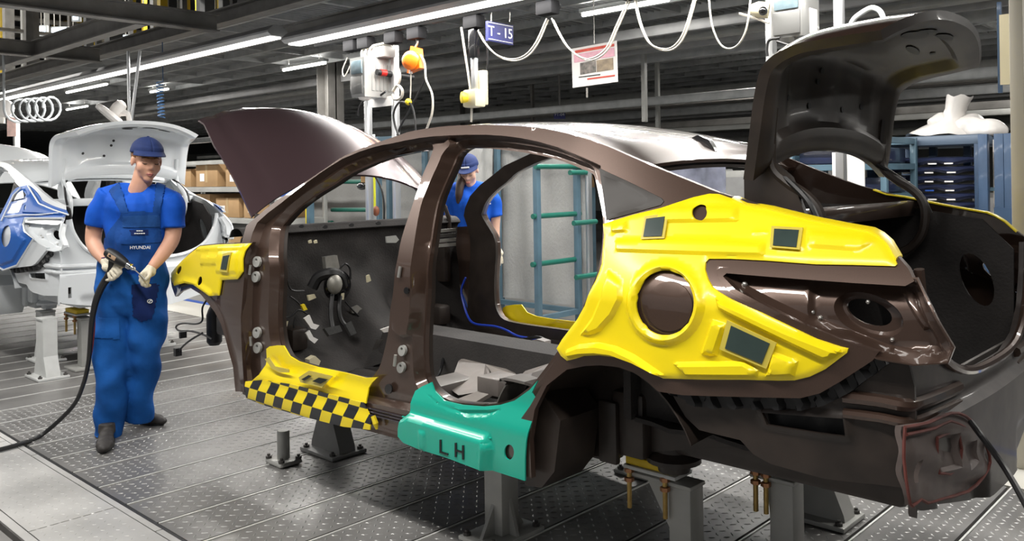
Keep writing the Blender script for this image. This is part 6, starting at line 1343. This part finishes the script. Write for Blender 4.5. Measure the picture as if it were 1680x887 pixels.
# ================================================================ far conveyors, pipes, hangers
rs = np.random.RandomState(4)
def hbar(x0, x1, y, z, h, d, mt, label, name='conveyor_rail', cat='conveyor', grp=None):
    t = G().box((x0, y, z), (x1, y+d, z+h), min(h, d)*.15).obj(name, mt); return tag(t, label, cat, grp)
for k in range(26):
    y = 8.6+k*.62; z = rs.uniform(2.05, 3.15); m_ = ['mesh', 'steel', 'beaml', 'beam', 'steelw', 'beaml'][rs.randint(6)]
    cn = dict(mesh='galvanised', steel='mid grey', beaml='pale steel', beam='dark steel', steelw='whitish', rackb='blue')[m_]
    hbar(-26+rs.uniform(-3, 6), rs.uniform(1, 8), y, z, rs.uniform(.04, .16), rs.uniform(.05, .2), M[m_], 'long %s overhead rail running across the far hall' % cn, grp='%s overhead rails' % cn)
for k in range(16):
    x = -16+k*1.35+rs.uniform(-.3, .3); y = rs.uniform(9, 19); tag(G().box((x-.03, y-.03, 2.2), (x+.03, y+.03, ZC+.105)).obj('rail_hanger', M[['beam', 'steel', 'rackb', 'yel2'][rs.randint(4)]], None, 0), 'thin steel hanger holding the overhead rails in the far hall', 'hanger', 'rail hangers')
for k in range(22):
    m_, cn = (('rackb', 'teal'), ('steelw', 'pale grey'), ('wall', 'greyish green'), ('steel', 'mid grey'), ('card', 'brown'), ('boxd', 'dark grey'))[k % 6]
    x = -14+k*.95; y = 10+(k % 3)*2.4; w_ = rs.uniform(.28, .45); h = rs.uniform(.9, 1.75)
    t = thing('storage_cabinet', '%s storage cabinet standing far back in the hall' % cn, 'cabinet', (x, y, 0), '%s far cabinets' % cn); G().box((x-w_, y-.3, 0), (x+w_, y+.3, h), .01).obj('body', M[m_], t); G().box((x-w_*.9, y-.312, .1), (x-.01, y-.30, h-.08)).obj('door', M['beaml'], t, 0); G().box((x+.01, y-.312, .1), (x+w_*.9, y-.30, h-.08)).obj('door', M['beaml'], t, 0)
f1 = P(918, 188, D=15); sg2 = thing('bay_sign', 'small navy bay sign reading F1-04 far back in the hall', 'sign', tuple(f1)); G().obox(f1, RT*.10, UPZ*.075, TCV*.01).obj('panel', M['navy'], sg2, 0); textmesh('F1-04', .075, M['text'], sg2, f1+TCV*.013, RT, UPZ, depth=.001); G().cyl(f1+UPZ*.07, np.array((f1[0], f1[1], ZC+.1)), .02, 6).obj('hanger', M['beam'], sg2)
# ================================================================ upper left: high steel frame and pipes
done = []
for k in range(110):
    x = rs.uniform(-42, -11.5); y = abs(x)*rs.uniform(.27, .64); s_ = rs.uniform(.04, .11)
    if y < 5.6 or any(abs(x-a)+abs(y-b) < .5 for a, b in done): continue
    k_m = round((-14.25-x)/2.6); x_m = -14.25-2.6*k_m
    if abs(x-x_m) < .36: x = x_m+math.copysign(.38, x-x_m)
    done.append((x, y)); m_, cn = (('beam', 'grey'), ('beaml', 'pale grey'), ('steel', 'mid grey'), ('yel2', 'yellow'), ('beam', 'grey'), ('beaml', 'pale grey'), ('yel2', 'yellow'))[k % 7]
    tag(G().box((x-s_, y-s_, ZC+.16), (x+s_, y+s_, 8.6)).obj('steel_post', M[m_], None, 0), '%s upright steel post of the high frame above the deck' % cn, 'post', '%s high frame posts' % cn)
for k in range(10):
    x = -14.35-k*2.6; z = 4.3+(k*1.37) % 3.4; m_, cn = (('beaml', 'pale'), ('steelw', 'whitish'), ('yel2', 'yellow'), ('beam', 'grey'))[k % 4]
    tag(G().box((x, -4, z), (x+rs.uniform(.08, .2), 29.9, z+rs.uniform(.06, .18))).obj('steel_member', M[m_], None, 0), '%s horizontal steel member of the high frame' % cn, 'beam', '%s high frame members' % cn)
# lit bluish panes and lamps among the high frame, where the photograph shows them
for k, (a, b, hw, hh, D_) in enumerate(((66, 50, 8, 6, 21), (97, 50, 12, 4, 21.6), (124, 29, 4, 3, 20), (145, 50, 5, 8, 22), (119, 57, 5, 5, 27.5), (205, 64, 8, 5, 22), (235, 65, 9, 6, 25), (124, 4, 6, 2.5, 24), (181, 6, 6, 4, 22), (234, 15, 7, 3, 21), (309, 52, 5, 6, 24), (88, 66, 16, 3, 26))):
    c = P(a, b, D=D_); w_ = hw*D_/F; h_ = hh*D_/F
    t = thing('hall_light', 'bluish white lit panel among the high frame posts', 'light panel', tuple(c), 'lit panels in the high frame')
    G().obox(c+FW*.05, RT*(w_+.04), UPZ*(h_+.04), FW*.04).obj('housing', M['steelw'], t, 0); G().obox(c, RT*w_, UPZ*h_, FW*.012).obj('panel', M['win'], t, 0); G().cyl(c+UPZ*(h_+.03)+FW*.05, np.array((*(c+FW*.05)[:2], 8.6)), .015, 6).obj('hanger', M['zinc'], t)
for k, (x, y) in enumerate(((-22, 3), (-30, 6), (-22, 10))):
    t = thing('high_bay_light', 'high bay lamp under the upper roof', 'ceiling light', (x, y, 8.3), 'high bay lamps'); G().lathe((x, y, 8.3), (0, 0, 1), [(.28, 0), (.25, .12), (.08, .22), (.08, .30)], 18).obj('reflector', M['steelw'], t); G().ell((x, y, 8.31), .2, .2, .03, 14, 6).obj('bulb', M['lamp'], t); area_light('high_bay_source_offscreen', (x, y, 8.25), .5, .5, 500)
